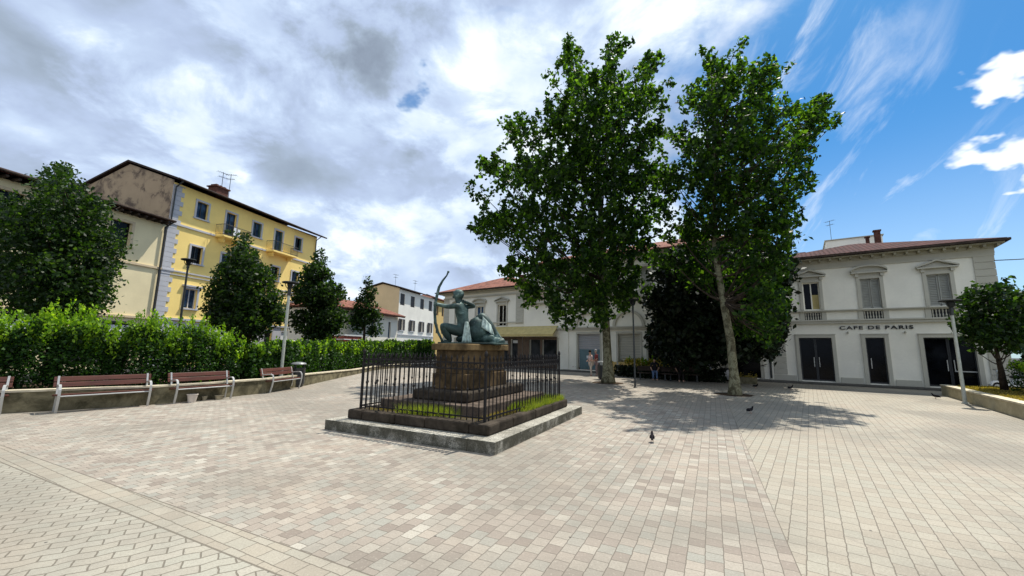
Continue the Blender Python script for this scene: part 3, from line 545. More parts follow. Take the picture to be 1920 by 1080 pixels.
tree('evergreen_tree', (10.94, 24.5, 0), BLOBS['dark'], [(0, 0, -.05), (0, 0, 1), (0, 0, 2.5), (.1, 0, 5), (.1, 0, 8)], .22, .24, 60, LF['dark'], MT['bark_dark'],
     'very dark low evergreen tree with a skirt of branches, between the two plane trees', 'tree', seedv=3, sub_r=.34)
tree('street_tree', (-15.9, 13.9, 0), BLOBS['l1'], [(.2, 0, -.05), (.2, 0, 2), (.2, 0, 4), (.2, .1, 7.5)], .20, .110, 150, LF['lime'], MT['bark_dark'],
     'large rounded dark green tree at the left edge, behind the tall hedge', 'tree', 'trees in a row behind the hedge', seedv=4, sub_r=.26, sprigs=3)
tree('street_tree', (-15.2, 22.6, 0), BLOBS['l2'], [(0, 0, -.05), (0, 0, 2), (0, 0, 4), (0, .1, 7)], .16, .155, 95, LF['lime'], MT['bark_dark'],
     'pointed tree in front of the yellow building and its first balcony', 'tree', 'trees in a row behind the hedge', seedv=5, sub_r=.26, sprigs=3)
tree('street_tree', (-13.1, 27, 0), BLOBS['l3'], [(0, 0, -.05), (0, 0, 2), (0, 0, 4), (0, .1, 7)], .16, .175, 90, LF['lime'], MT['bark_dark'],
     'pointed dark tree just right of the pale lamp post', 'tree', 'trees in a row behind the hedge', seedv=6, sub_r=.28, sprigs=3)
tree('street_tree', (-13.6, 37, 0), BLOBS['l4'], [(0, 0, -.05), (0, 0, 2), (0, 0, 4), (0, .1, 7)], .15, .20, 120, LF['lime'], MT['bark_dark'],
     'smallest, farthest tree of the row, before the low red-roofed house', 'tree', 'trees in a row behind the hedge', seedv=7, sub_r=.26, sprigs=3)
tree('young_tree', (18.95, 15.6, .42), [(a, b, c - .42, d) for a, b, c, d in BLOBS['rt']], [(0, 0, -.05), (-.02, 0, .8), (-.08, 0, 1.6), (-.15, 0, 2.6), (-.1, 0, 3.6)], .085, .15, 95, LF['lime'], MT['bark_dark'],
     'small round tree with a thin trunk growing in the raised bed by the cafe', 'tree', seedv=8, sub_r=.22, sprigs=4)

def hedge(name, path, w, z0, h, mat, shoot, label, dens=420, lsize=.085, seedv=0, rag=.22, shoots=14, cat='hedge', core=True, group=None, bump_=1.0):
    """path: [(x,y,height)], foliage w wide each side"""
    r_ = np.random.default_rng(300 + seedv); b = path[0]; root = empty(name, (b[0], b[1], z0), 0, label, cat, group)
    P = []; S = []; D = []; st = MB()
    for (x0, y0, h0), (x1, y1, h1) in zip(path[:-1], path[1:]):
        l = math.hypot(x1 - x0, y1 - y0); n = int(dens * l * (h0 + h1) / 2); dx, dy = (x1 - x0) / l, (y1 - y0) / l
        t = r_.uniform(0, 1, n); hh = h0 + (h1 - h0) * t
        bumpy = 1 + bump_ * (.11 * np.sin(t * l * 2.1 + x0) + .08 * np.sin(t * l * 5.3 + y0) + .05 * np.sin(t * l * 11 + x0))
        # mostly near the surface
        zz = r_.uniform(0.02, 1, n) ** .8; face = r_.choice([-1, 1], n, p=[.5, .5]); dep = r_.uniform(.15, 1.05, n) ** .6 * w * (1.0 - .35 * zz ** 3) * bumpy
        topm = r_.uniform(0, 1, n) < .22
        dep = np.where(topm, r_.uniform(-.8, .8, n) * w, face * dep); zz = np.where(topm, r_.uniform(.9, 1.03, n), zz)
        z = zz * hh * (1 + (bumpy - 1) * .7)
        cl = r_.normal(size=(n, 3)) * .05
        P.append(np.stack([x0 + dx * l * t - dy * dep - b[0], y0 + dy * l * t + dx * dep - b[1], z], 1) + cl)
        if shoot is not None:
            k = int(l * shoots)
            for i in range(k):
                tt = r_.uniform(0, 1); q = r_.uniform(-1, 1) * w * .95; H = (h0 + (h1 - h0) * tt); ln = r_.uniform(.15, 1.0) ** 1.5 * rag * 2.2 + .12
                px_, py_ = x0 + dx * l * tt - dy * q - b[0], y0 + dy * l * tt + dx * q - b[1]
                tilt = r_.normal(size=2) * .18; m_ = int(ln / .018) + 4
                zs = np.linspace(-.35, 1, m_) * ln
                base_z = H * (.92 + r_.uniform(-.22, .06) + bump_ * .08 * math.sin(tt * l * 2.1 + x0))
                pp = np.stack([px_ + tilt[0] * zs, py_ + tilt[1] * zs, base_z + zs], 1) + r_.normal(size=(m_, 3)) * .035
                S.append(pp); dd = r_.normal(size=(m_, 3)) * .6; dd[:, 2] = .9; D.append(dd)
        k = int(l * 3)
        for i in range(k):
            tt = r_.uniform(0, 1); q = r_.uniform(-.6, .6) * w; H = (h0 + (h1 - h0) * tt) * .85
            px_, py_ = x0 + dx * l * tt - dy * q - b[0], y0 + dy * l * tt + dx * q - b[1]
            st.tube([(px_, py_, -.05), (px_ + r_.normal() * .1, py_ + r_.normal() * .1, H * .5), (px_ + r_.normal() * .2, py_ + r_.normal() * .2, H)], [.02, .014, .006], 5, cap=False)
    leaf_mesh('foliage', np.concatenate(P), lsize, mat, root, seedv=seedv)
    if S: leaf_mesh('young_shoots', np.concatenate(S), lsize * .9, shoot, root, seedv=seedv + 1, dirs=np.concatenate(D), elong=1.7)
    st.build('stems', MT['bark_dark'], root)
    return root
# long hedge on the raised bed behind the benches
HP = [(-15.6, 8.6, 1.62), (-13.6, 10.6, 1.6), (-11.7, 12.2, 1.5), (-10.9, 13.4, 1.45), (-10.35, 15.0, 1.4)]
hedge('hedge', HP, .62, .42, 2, LF['hedge'], LF['shoot'], 'tall ragged bright green hedge behind the wooden benches', dens=3900, lsize=.072, seedv=1, shoots=80, rag=.34, bump_=1.5)
hedge('hedge', [(-10.3, 15.2, 1.32), (-10.1, 17.6, 1.4), (-10.3, 20, 1.42), (-10.6, 25, 1.5), (-10.6, 31, 1.6), (-9.8, 36, 1.75), (-8.5, 42.5, 1.9)], .6, .30, 2, LF['hedge'], LF['shoot'],
      'lower clipped hedge running away from the bin behind the statue', dens=2200, lsize=.10, seedv=2, shoots=40, rag=.10)
hedge('box_hedge', [(19.5, 15.1, 1.0), (17.9, 13.2, 1.08), (16.5, 11.5, 1.1)], .6, .42, 1, LF['hedge'], LF['shoot'], 'low clipped hedge with yellow-green top at the right edge, in the raised bed',
      dens=1400, lsize=.07, seedv=3, shoots=30, rag=.05)
hedge('flowering_shrubs', [(8.2, 28.6, .95), (10.3, 27.4, 1.05), (12.4, 26.0, 1.0)], .5, .1, 1, LF['yellowleaf'], LF['shoot'], 'yellow and green flowering shrubs in the sun behind the dark hedge', dens=420, lsize=.13, seedv=4, shoots=5, rag=.1, cat='shrubs')
hedge('low_hedge', [(7.2, 27.4, .62), (9.0, 25.4, .6), (10.6, 24.0, .6), (12.3, 23.3, .62)], .5, 0, 1, LF['dark'], None, 'low very dark hedge in the shade between the plane tree trunks', dens=1800, lsize=.11, seedv=5)
hedge('lavender_bush', [(24.5, 17.6, 1.5), (27, 15.2, 1.5)], .7, .3, 1, LF['purple'], None, 'purple flowering bush past the corner of the cafe', dens=300, lsize=.14, seedv=6, cat='bush')
hedge('background_hedge', [(28, 22, 2.4), (33, 15.5, 2.4), (36, 10, 2.2)], 1.1, 0, 1, LF['dark'], None, 'dark tall hedge beyond the purple bush at the right edge', dens=420, lsize=.2, seedv=7)

# raised beds and their walls
LWALL = [(-16.0, 6.9), (-12.45, 9.78), (-11.55, 10.46), (-10.24, 11.56), (-9.59, 12.8), (-8.87, 14.83), (-8.9, 17.72), (-9.2, 21.0), (-9.53, 25.0), (-9.9, 30.0), (-9.0, 36.5)]
def wall_strip(name, path, hs, th, side, mat, cope_mat, label, cat='wall'):
    b = path[0]; root = empty(name, (b[0], b[1], 0), 0, label, cat)
    nrm = []
    for i in range(len(path)):
        a, c = path[max(i - 1, 0)], path[min(i + 1, len(path) - 1)]; l = math.hypot(c[0] - a[0], c[1] - a[1]); nrm.append((-(c[1] - a[1]) / l * side, (c[0] - a[0]) / l * side))
    def strip(o0, o1, z0, z1f, nm, m_):
        mb = MB()
        for i in range(len(path) - 1):
            q = []
            for j in (i, i + 1):
                for o_ in (o0, o1): q.append((path[j][0] + nrm[j][0] * o_ - b[0], path[j][1] + nrm[j][1] * o_ - b[1]))
            (a, b_), (c, d) = (q[0], q[1]), (q[2], q[3]); zA, zB = z1f(i), z1f(i + 1); za, zb = z0(i), z0(i + 1)
            mb.add([(*a, za), (*c, zb), (*d, zb), (*b_, za), (*a, zA), (*c, zB), (*d, zB), (*b_, zA)], [(0, 1, 2, 3), (4, 5, 6, 7), (0, 1, 5, 4), (2, 3, 7, 6)] + ([(0, 3, 7, 4)] if i == 0 else []) + ([(1, 2, 6, 5)] if i == len(path) - 2 else []))
        return mb.build(nm, m_, root, weld=True)
    strip(0, th, lambda i: -.02, lambda i: hs[i] - .05, 'wall_body', mat)
    strip(-.03, th + .02, lambda i: hs[i] - .05, lambda i: hs[i], 'coping', cope_mat)
    return root
LH = [.54, .54, .54, .53, .52, .52, .50, .42, .32, .30, .30]
wall_strip('retaining_wall', LWALL, LH, .25, 1, MT['kerbwall'], MT['copestone'], 'low mossy stained wall with pale coping behind the benches')
RWALL = [(19.0, 17.95), (17.9, 16.4), (16.6, 14.62), (14.31, 11.45), (11.5, 7.5), (8.5, 2.0)]
wall_strip('retaining_wall', RWALL, [.46, .45, .45, .45, .45, .45], .28, 1, MT['kerbwall_light'], MT['copestone'], 'low pale yellowish wall around the raised bed on the right')
g = MB(); pl_ = [(p[0] - .15, p[1] + .05) for p in LWALL]
g.slab([(-30, -2), (-16.2, 7.0)] + pl_[1:7] + [(-10.6, 17.7), (-16, 12)], .0, .43); tag(g.build('soil', MT['soil']), kind='structure')
g = MB(); g.slab([(-9.1, 17.7), (-9.4, 21.0), (-9.73, 25.0), (-10.1, 30.0), (-9.2, 36.4), (-12, 36.4), (-12, 17.7)], .0, .27); tag(g.build('soil', MT['soil']), kind='structure')
g = MB(); g.slab([(19.15, 17.75), (18.0, 16.2), (16.75, 14.45), (14.5, 11.3), (11.7, 7.3), (8.8, 2.0), (26, 2), (26, 15), (22, 17.75)], .0, .38); MT['dry_lawn'] = plain('dry_lawn', (.13, .125, .035), 1.0, .45, 5, bump=.8, bscale=30); tag(g.build('lawn', MT['dry_lawn']), kind='structure')
# some grass on the right bed
n = 9000; t = rng.uniform(0, 1, n); gp = np.stack([14.6 + 4.6 * t + rng.uniform(0, 1.0, n) ** 1.5 * 2.6, 11.4 + 6.2 * t - rng.uniform(0, .6, n), np.full(n, .42)], 1)
o = leaf_mesh('lawn', gp, .10, LF['drygrass'], None, up=1.5, elong=1.5, seedv=50); tag(o, kind='stuff', label='short dry grass on the raised bed at the right', cat='grass')

# ------------------------------------------------------------------ buildings
def wall_holes(mb, s0, s1, z0, z1, holes, n=0.0, depth=.22):
    """front face of a wall with real openings and their reveals; holes: (sa, sb, za, zb)"""
    ss_ = sorted({s0, s1, *[h[0] for h in holes], *[h[1] for h in holes]}); zs = sorted({z0, z1, *[h[2] for h in holes], *[h[3] for h in holes]})
    ss_ = [q for q in ss_ if s0 <= q <= s1]; zs = [q for q in zs if z0 <= q <= z1]
    for a, b in zip(ss_[:-1], ss_[1:]):
        for c, d in zip(zs[:-1], zs[1:]):
            ms, mz = (a + b) / 2, (c + d) / 2
            if any(h[0] < ms < h[1] and h[2] < mz < h[3] for h in holes): continue
            mb.quad((a, n, c), (b, n, c), (b, n, d), (a, n, d))
    for a, b, c, d in holes:
        m = n - depth
        mb.quad((a, n, c), (a, m, c), (a, m, d), (a, n, d)); mb.quad((b, n, c), (b, m, c), (b, m, d), (b, n, d))
        mb.quad((a, n, d), (b, n, d), (b, m, d), (a, m, d)); mb.quad((a, n, c), (b, n, c), (b, m, c), (a, m, c))
def frame_boxes(mb, a, b, c, d, w, n0, n1, sill=True, wt=None):
    wt = wt or w
    mb.box(a - w, a, n0, n1, c, d); mb.box(b, b + w, n0, n1, c, d); mb.box(a - w, b + w, n0, n1, d, d + wt)
    if sill: mb.box(a - w - .06, b + w + .06, n0, n1 + .07, c - .10, c)
def quoin(mb, s0, s1, z0, z1, h=.38, n0=0.003, t=.05, gap=.022, jag=0):
    z = z0; i = 0
    while z < z1 - .05:
        zz = min(z + h, z1); e = jag if i % 2 else 0
        mb.box(s0 - (0 if jag < 0 else 0), s1 + e, n0, n0 + t, z + gap, zz); z = zz; i += 1
def palazzo_window(root, sg, s, w, z0, z1, ped='tri', shutter=False, balus=True, look='glass', band_z=(3.62, 4.10), ajar=False):
    """tall window with stone surround, pediment, shutters or glass, and a little balustrade under it"""
    a, b = s - w / 2, s + w / 2
    fr = MB(sg); frame_boxes(fr, a, b, z0, z1, .15, .004, .075, sill=False, wt=.16)
    fr.box(a - .15, b + .15, .004, .06, z1 + .16, z1 + .30)
    fr.box(a - .19, a - .05, .06, .16, z1 + .12, z1 + .30); fr.box(b + .05, b + .19, .06, .16, z1 + .12, z1 + .30)   # consoles
    wn = fr.build('window', MT['trim'], root); tag(wn)
    p = MB(sg); y = z1 + .30; o = .34; hgt = .30
    p.box(a - o, b + o, .004, .24, y, y + .07)
    if ped == 'tri':
        m_ = (a + b) / 2
        p.prism([(a - o + .08, y + .07), (b + o - .08, y + .07), (m_, y + .07 + hgt - .06)], .004, .09)
        for e0, e1 in (((a - o - .02), m_), ((b + o + .02), m_)):
            p.prism([(e0, y + .07), (e1, y + .07 + hgt), (e1, y + .16 + hgt), (e0, y + .14)], .004, .26)
    else:
        m_ = (a + b) / 2; half = w / 2 + o; pts = [(m_ + half * math.cos(t), y + .07 + hgt * math.sin(t)) for t in np.linspace(0, pi, 13)]
        p.prism(pts, .004, .09)
        for q0, q1 in zip(pts[:-1], pts[1:]):
            p.prism([q0, (m_ + (q0[0] - m_) * 1.03, q0[1] + .085), (m_ + (q1[0] - m_) * 1.03, q1[1] + .085), q1], .004, .26)
    p.build('pediment', MT['trim'], wn)
    if shutter:
        for (c, d) in ((a + .015, (a + b) / 2 - .012), ((a + b) / 2 + .012, b - .015)):
            sh = MB(sg); sh.box(c, c + .045, -.10, -.06, z0, z1 - .02); sh.box(d - .045, d, -.10, -.06, z0, z1 - .02); sh.box(c, d, -.10, -.06, z1 - .08, z1 - .01); sh.box(c, d, -.10, -.06, z0, z0 + .07)
            sh.box(c, d, -.12, -.11, z0, z1 - .02)
            k = z0 + .08
            while k < z1 - .1:
                sh.add([(c + .045, -.105, k + .06), (d - .045, -.105, k + .06), (d - .045, -.065, k), (c + .045, -.065, k)], [(0, 1, 2, 3)]); k += .088
            sh.build('shutter', MT['shutter'], wn)
    else:
        gl = MB(sg); gl.quad((a, -.17, z0), (b, -.17, z0), (b, -.17, z1), (a, -.17, z1)); gl.build('pane', MT[look], wn)
        jn = MB(sg)
        for c in (a, (a + b) / 2 - .03, b - .06): jn.box(c, c + .06, -.165, -.12, z0, z1)
        jn.box(a, b, -.163, -.121, z1 - .06, z1); jn.box(a, b, -.163, -.121, z0, z0 + .05)
        jn.build('sash', MT['shutter'] if look == 'glass_in' else MT['cafe_wall'], wn)
        if ajar:
            cu = MB(sg); cu.box(a + .05, (a + b) / 2 - .03, -.169, -.166, z0, z0 + (z1 - z0) * .55); cu.build('curtain', MT['awning'], wn)
    if balus:
        bl = MB(sg); n_ = max(5, int(w / .11))
        for i in range(n_):
            x = a + (i + .5) * w / n_; c0, c1 = band_z; h = c1 - c0
            for q in ((0, .022), (.15, .034), (.45, .018), (.8, .034), (1, .022)): pass
            vs = [(.020, 0), (.036, .25), (.018, .5), (.034, .78), (.02, 1)]
            tmp = MB(sg); tmp.lathe([(r_, c0 + t * h) for r_, t in vs], x, .01, 6); bl.v += tmp.v if False else [(vx, vy, vz) for vx, vy, vz in tmp.v]; o_ = len(bl.v) - len(tmp.v); bl.f += [tuple(k + o_ for k in f) for f in tmp.f]
        bl.build('balustrade', MT['trim'], wn)
    return wn
def hip_roof(mb, s0, s1, n0, n1, z, h, hip0=True, hip1=True, t=.09):
    """n0 < n1 (n1 = street side)"""
    m = (n0 + n1) / 2; d = (n1 - n0) / 2; a = s0 + (d if hip0 else 0); b = s1 - (d if hip1 else 0)
    v = [(s0, n0, z), (s1, n0, z), (s1, n1, z), (s0, n1, z), (a, m, z + h), (b, m, z + h)]
    vv = v + [(x, y, q - t) for x, y, q in v]
    f = [(0, 1, 5, 4), (2, 3, 4, 5), (3, 0, 4), (1, 2, 5)]
    mb.add(vv, f + [tuple(i + 6 for i in g_)[::-1] for g_ in f] + [(0, 1, 7, 6), (1, 2, 8, 7), (2, 3, 9, 8), (3, 0, 6, 9)])
def shell(mb, s0, s1, n0, z0, z1, front=0.0, sides=(1, 1)):
    """back and side walls"""
    mb.quad((s0, n0, z0), (s1, n0, z0), (s1, n0, z1), (s0, n0, z1))
    if sides[0]: mb.quad((s0, n0, z0), (s0, front, z0), (s0, front, z1), (s0, n0, z1))
    if sides[1]: mb.quad((s1, n0, z0), (s1, front, z0), (s1, front, z1), (s1, n0, z1))
def inside(root, sg, holes, mat, n=-.20, name='glazing'):
    out = []
    for a, b, c, d in holes:
        g_ = MB(sg); g_.quad((a, n, c), (b, n, c), (b, n, d), (a, n, d)); out.append(g_.build(name, mat, root))
    return out
def antenna(root, x, y, z, h, sg=1, ang=0.3):
    a = MB(sg); a.tube([(x, y, z), (x, y, z + h)], .022, 6)
    c_, s_ = cos(ang), sin(ang)
    for zz, L_ in ((h - .05, .45), (h - .45, .32)):
        a.tube([(x - c_ * L_, y - s_ * L_, z + zz), (x + c_ * L_, y + s_ * L_, z + zz)], .014, 5)
        for k in (-1, -.6, -.2, .2, .6, 1):
            a.tube([(x + c_ * L_ * k + s_ * .2, y + s_ * L_ * k - c_ * .2, z + zz), (x + c_ * L_ * k - s_ * .2, y + s_ * L_ * k + c_ * .2, z + zz)], .009, 4)
    return a.build('antenna', MT['pole_dark'], root)

# local X runs along the facade, sg*Y points out of it
pal_rot = math.atan2(pd.y, pd.x)
# ---- the cafe: s from -9.1 (right corner) to 0.3
cafe = empty('cafe_building', PAL, pal_rot, 'white two-storey cafe with grey stone trim and dark red hipped roof', 'building'); sg = 1
chk = Vector((-sin(pal_rot), cos(pal_rot), 0)); sg = 1 if chk.dot(pn) > 0 else -1
WZ = (4.24, 5.88)
wins = [(-1.83, .80, 'tri', False, True), (-4.47, .82, 'arc', True, False), (-7.12, .84, 'tri', True, False)]
doors = [(-1.80, 1.52, .16, 2.62), (-4.40, .78, .16, 2.62), (-7.16, 1.78, .16, 2.62)]
holes = [(s - w / 2, s + w / 2, WZ[0], WZ[1]) for s, w, *_ in wins] + [(s - w / 2, s + w / 2, z0, z1) for s, w, z0, z1 in doors] 
bal_h = [(s - w / 2, s + w / 2, 3.66, 4.08) for s, w, *_ in wins]
w_ = MB(sg); wall_holes(w_, -9.1, .3, .10, 7.12, holes + bal_h); shell(w_, -9.1, .3, -8.2, .1, 7.12)
w_.build('wall', MT['cafe_wall'], cafe)
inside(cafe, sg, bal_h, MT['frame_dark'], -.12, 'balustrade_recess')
for s, w, ped, shut, aj in wins: palazzo_window(cafe, sg, s, w, *WZ, ped=ped, shutter=shut, band_z=(3.66, 4.08), ajar=aj)
t_ = MB(sg)
t_.box(-9.16, .36, .004, .13, 4.10, 4.20); t_.box(-9.20, .40, .13, .19, 4.15, 4.20)
t_.box(-9.2, .4, .004, .16, 3.42, 3.56); t_.box(-9.24, .44, .004, .22, 3.56, 3.64); t_.build('string_course', MT['trim'], cafe)
for s, w, *_ in wins:
    for e in (-1, 1):
        t_ = MB(sg); t_.box(s + e * (w / 2 + .11) - .11, s + e * (w / 2 + .11) + .11, .002, .06, 3.64, 4.10); t_.build('window_pedestal', MT['trim'], cafe)
for z0_, z1_ in ((.45, 3.42), (4.20, 6.62)):
    q_ = MB(sg); quoin(q_, -9.13, -8.42, z0_, z1_, .35); q_.build('quoins', MT['trim'], cafe)
for z0_, z1_ in ((.45, 3.42), (4.20, 6.62)):
    q_ = MB(sg); quoin(q_, -.36, .30, z0_, z1_, .35); q_.build('quoins', MT['trim'], cafe)
b_ = MB(sg)
segs = [-9.18] + [v for s, w, *_ in doors[::-1] for v in (s - w / 2 - .25, s + w / 2 + .25)] + [.34]
for i in range(0, len(segs), 2):
    b_ = MB(sg); b_.box(segs[i], segs[i + 1], .004, .07, .10, .42); b_.build('plinth', MT['trim'], cafe, bevel=.01)
c_ = MB(sg); c_.box(-9.15, .35, .004, .07, 6.62, 6.74); c_.box(-9.17, .37, .004, .05, 6.74, 6.98); c_.box(-9.2, .4, .004, .16, 6.98, 7.12); c_.build('cornice', MT['trim'], cafe)
e_ = MB(sg); e_.box(-9.40, .60, -8.8, .60, 7.12, 7.19)
e_.build('soffit', MT['eave_light'], cafe)
m_ = MB(sg)
for i in range(22): m_.box(-9.25 + i * .455, -9.15 + i * .455, .17, .55, 7.0, 7.115)
m_.build('eave_brackets', MT['eave_light'], cafe)
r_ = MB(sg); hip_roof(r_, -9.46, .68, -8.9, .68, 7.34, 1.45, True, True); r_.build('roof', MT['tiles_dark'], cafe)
f_ = MB(sg); f_.box(-9.48, .68, .68, .76, 7.20, 7.31); f_.box(-9.56, -9.48, -8.9, .76, 7.20, 7.31); f_.build('gutter', MT['eave'], cafe)
for i, (s, w, z0, z1) in enumerate(doors):
    fr = MB(sg); frame_boxes(fr, s - w / 2, s + w / 2, z0 - .06, z1, .17, .004, .08, sill=False, wt=.17); fr.box(s - w / 2 - .20, s + w / 2 + .20, .004, .11, z1 + .17, z1 + .21)
    d = fr.build('shop_door', MT['trim'], cafe)
    gl = MB(sg); gl.quad((s - w / 2, -.19, z0), (s + w / 2, -.19, z0), (s + w / 2, -.19, z1), (s - w / 2, -.19, z1)); gl.build('glass', MT['glass'], d)
    j_ = MB(sg); xs = [s - w / 2, s + w / 2 - .06] + ([s - .05, s - .0 + .01] if w > 1 else [])
    for x in xs: j_.box(x, x + .05, -.185, -.13, z0, z1)
    j_.box(s - w / 2, s + w / 2, -.184, -.131, z1 - .07, z1); j_.box(s - w / 2, s + w / 2, -.184, -.131, z0, z0 + .08); j_.build('door_frame', MT['frame_dark'], d)
    for x in ([s - .12, s + .12] if w > 1 else [s + w / 2 - .16]):
        h_ = MB(sg); h_.tube([(x, -.08, .95), (x, -.08, 1.5)], .022, 8); h_.tube([(x, -.15, 1.0), (x, -.08, 1.0)], .014, 6); h_.tube([(x, -.15, 1.45), (x, -.08, 1.45)], .014, 6); h_.build('handle', MT['galv'], d)
    if i == 2:
        h_ = MB(sg); h_.box(s - w / 2 + .02, s - .1, -.125, -.10, .92, .97); h_.build('push_bar', MT['galv'], d)
for s in (-3.3, -5.62):
    l_ = MB(sg); l_.box(s - .03, s + .03, .003, .10, 2.86, 2.92); l_.lathe([(.045, 2.84), (.05, 2.9), (.035, 2.96)], s, .12, 10) if sg == 1 else l_.box(s - .04, s + .04, .06, .15, 2.84, 2.95)
    l_.build('spotlight', MT['cornice'], cafe)
# lettering over the doors
def lettering(txt, root, sg, s_mid, n, zmid, height, width, mat, name='lettering'):
    cu = bpy.data.curves.new('txt', 'FONT'); cu.body = txt; cu.extrude = .02; cu.offset = .028; cu.space_character = 1.22; cu.align_x = 'CENTER'
    ob = bpy.data.objects.new('txt', cu); C.objects.link(ob); bpy.context.view_layer.update()
    me = bpy.data.meshes.new_from_object(ob.evaluated_get(bpy.context.evaluated_depsgraph_get())); bpy.data.objects.remove(ob)
    vs = [v.co.copy() for v in me.vertices]; x0, x1 = min(v.x for v in vs), max(v.x for v in vs); y0, y1 = min(v.y for v in vs), max(v.y for v in vs)
    for v in me.vertices:
        u = (v.co.x - (x0 + x1) / 2) / (x1 - x0) * width; h = (v.co.y - (y0 + y1) / 2) / (y1 - y0) * height
        # seen from the street, text reads left to right = decreasing s when s runs to the left
        v.co = Vector((s_mid + (-u if sg == 1 else u) , sg * (n + v.co.z), zmid + h))
    me.materials.clear(); me.materials.append(mat); o = bpy.data.objects.new(name, me); C.objects.link(o); o.parent = root; return o
lettering('CAFE DE PARIS', cafe, sg, -4.47, .03, 3.17, .19, 3.0, MT['black_letter'])
for x_, n_, h, w in ((-5.7, -5.0, .75, .15), (-5.2, -5.0, .40, .09)):
    k = MB(sg); k.box(x_ - w, x_ + w, n_ - w, n_ + w, 8.6, 8.9 + h); k.box(x_ - w - .05, x_ + w + .05, n_ - w - .05, n_ + w + .05, 8.9 + h, 8.98 + h); k.build('chimney', MT['brick'], cafe)

# ---- central palazzo: s 0.3 .. 18.7, a ground-floor front with lunettes, taller block set back above
cen = empty('central_palazzo', pal(.32, 0), pal_rot, 'pale palazzo with arched lunettes and taller upper block behind the plane trees', 'building')
ox = .32
op = [(1.0 - ox + 0, 2.75 - ox, .16, 2.75), (4.0 - ox, 5.2 - ox, .2, 2.75), (8.35 - ox, 10.05 - ox, .2, 2.95), (11.5 - ox, 13.4 - ox, .16, 2.95), (15.3 - ox, 16.7 - ox, .5, 2.5), (16.9 - ox, 18.0 - ox, .5, 2.5)]
w_ = MB(sg); wall_holes(w_, 0, 18.38, .1, 5.7, op + [(6.2, 7.5, .16, 2.8)]); w_.box(0, 18.38, -.9, -.25, 5.2, 5.69); w_.build('wall', MT['cafe_wall'], cen)
shp = [('glass', .8), ]
for (a, b, c, d), mt, nm in zip(op + [(6.2, 7.5, .16, 2.8)], ['glass', 'glass', 'roller', 'roller', 'glass_shop', 'glass_shop', 'glass'], ['shop_window', 'shop_window', 'roller_shutter', 'roller_shutter', 'shop_window', 'shop_window', 'shop_window']):
    fr = MB(sg); frame_boxes(fr, a, b, c, d, .14, .004, .08, sill=False); o = fr.build(nm, MT['trim'], cen)
    g_ = MB(sg); 
    if mt == 'roller':
        k = c
        while k < d - .01: g_.box(a, b, -.16, -.13, k, min(k + .17, d)); g_.box(a, b, -.13, -.118, k + .02, min(k + .15, d)); k += .19
        g_.build('slats', MT['roller'] if a > 10 else MT['trim'], o)
    else:
        g_.quad((a, -.19, c), (b, -.19, c), (b, -.19, d), (a, -.19, d)); g_.build('glass', MT[mt], o)
g_ = MB(sg); g_.box(11.5 - ox + .06, 13.4 - ox - .1, -.117, -.09, .2, 1.75); k = g_.build('teal_gate', MT['teal'], cen)
p_ = MB(sg); p_.box(12.4 - ox, 12.7 - ox, -.088, -.083, 1.05, 1.25); p_.build('notice', MT['sign_white'], k)
for s in (.0, 2.95, 5.6, 7.55, 10.55, 13.9):
    t_ = MB(sg); quoin(t_, s, s + .5, .1, 3.2, .4, t=.06); t_.build('rusticated_pier', MT['cafe_wall'], cen)
t_ = MB(sg); t_.box(-.02, 18.4, .004, .14, 3.25, 3.40); t_.box(-.02, 18.4, .004, .22, 3.40, 3.50); t_.box(-.02, 18.4, .004, .20, 5.5, 5.62); t_.box(-.02, 18.4, .004, .34, 5.62, 5.78); t_.build('string_course', MT['trim'], cen)
for s in (4.25, 8.9, 12.1):
    a_ = MB(sg); r0, r1 = 1.02, 1.22
    for i in range(16):
        t0, t1 = pi * i / 16, pi * (i + 1) / 16
        a_.prism([(s + r0 * cos(t0), 3.52 + r0 * sin(t0)), (s + r1 * cos(t0), 3.52 + r1 * sin(t0)), (s + r1 * cos(t1), 3.52 + r1 * sin(t1)), (s + r0 * cos(t1), 3.52 + r0 * sin(t1))], .004, .12)
    a_.build('lunette', MT['trim'], cen)
u_ = MB(sg); uw = [(s - .4, s + .4, 6.3, 8.1) for s in (2.6, 5.2, 7.8, 10.4, 13.0, 15.6)]
wall_holes(u_, .6, 17.6, 5.6, 9.0, uw, n=-.9); shell(u_, .6, 17.6, -9, 5.0, 9.0, -.9); shell(u_, 0, 18.38, -9, .1, 5.7, 0); u_.build('upper_block', MT['cafe_wall'], cen)
for a, b, c, d in uw:
    fr = MB(sg); fr.box(a - .14, a, -.896, -.84, c, d); fr.box(b, b + .14, -.896, -.84, c, d); fr.box(a - .2, b + .2, -.896, -.74, d, d + .14); fr.box(a - .2, b + .2, -.896, -.78, c - .1, c); o = fr.build('window', MT['trim'], cen)
    g_ = MB(sg); g_.quad((a, -1.05, c), (b, -1.05, c), (b, -1.05, d), (a, -1.05, d)); g_.build('shutter', MT['shutter'], o)
c_ = MB(sg); c_.box(.5, 17.7, -.896, -.78, 8.7, 8.82); c_.box(.4, 17.8, -.896, -.70, 8.9, 9.05); c_.build('cornice', MT['trim'], cen)
e_ = MB(sg); e_.box(-.05, 18.2, -9.6, -.30, 9.05, 9.14); e_.build('soffit', MT['eave_light'], cen)
r_ = MB(sg); hip_roof(r_, -.1, 18.3, -9.7, -.2, 9.26, 1.7); r_.build('roof', MT['tiles_red'], cen)
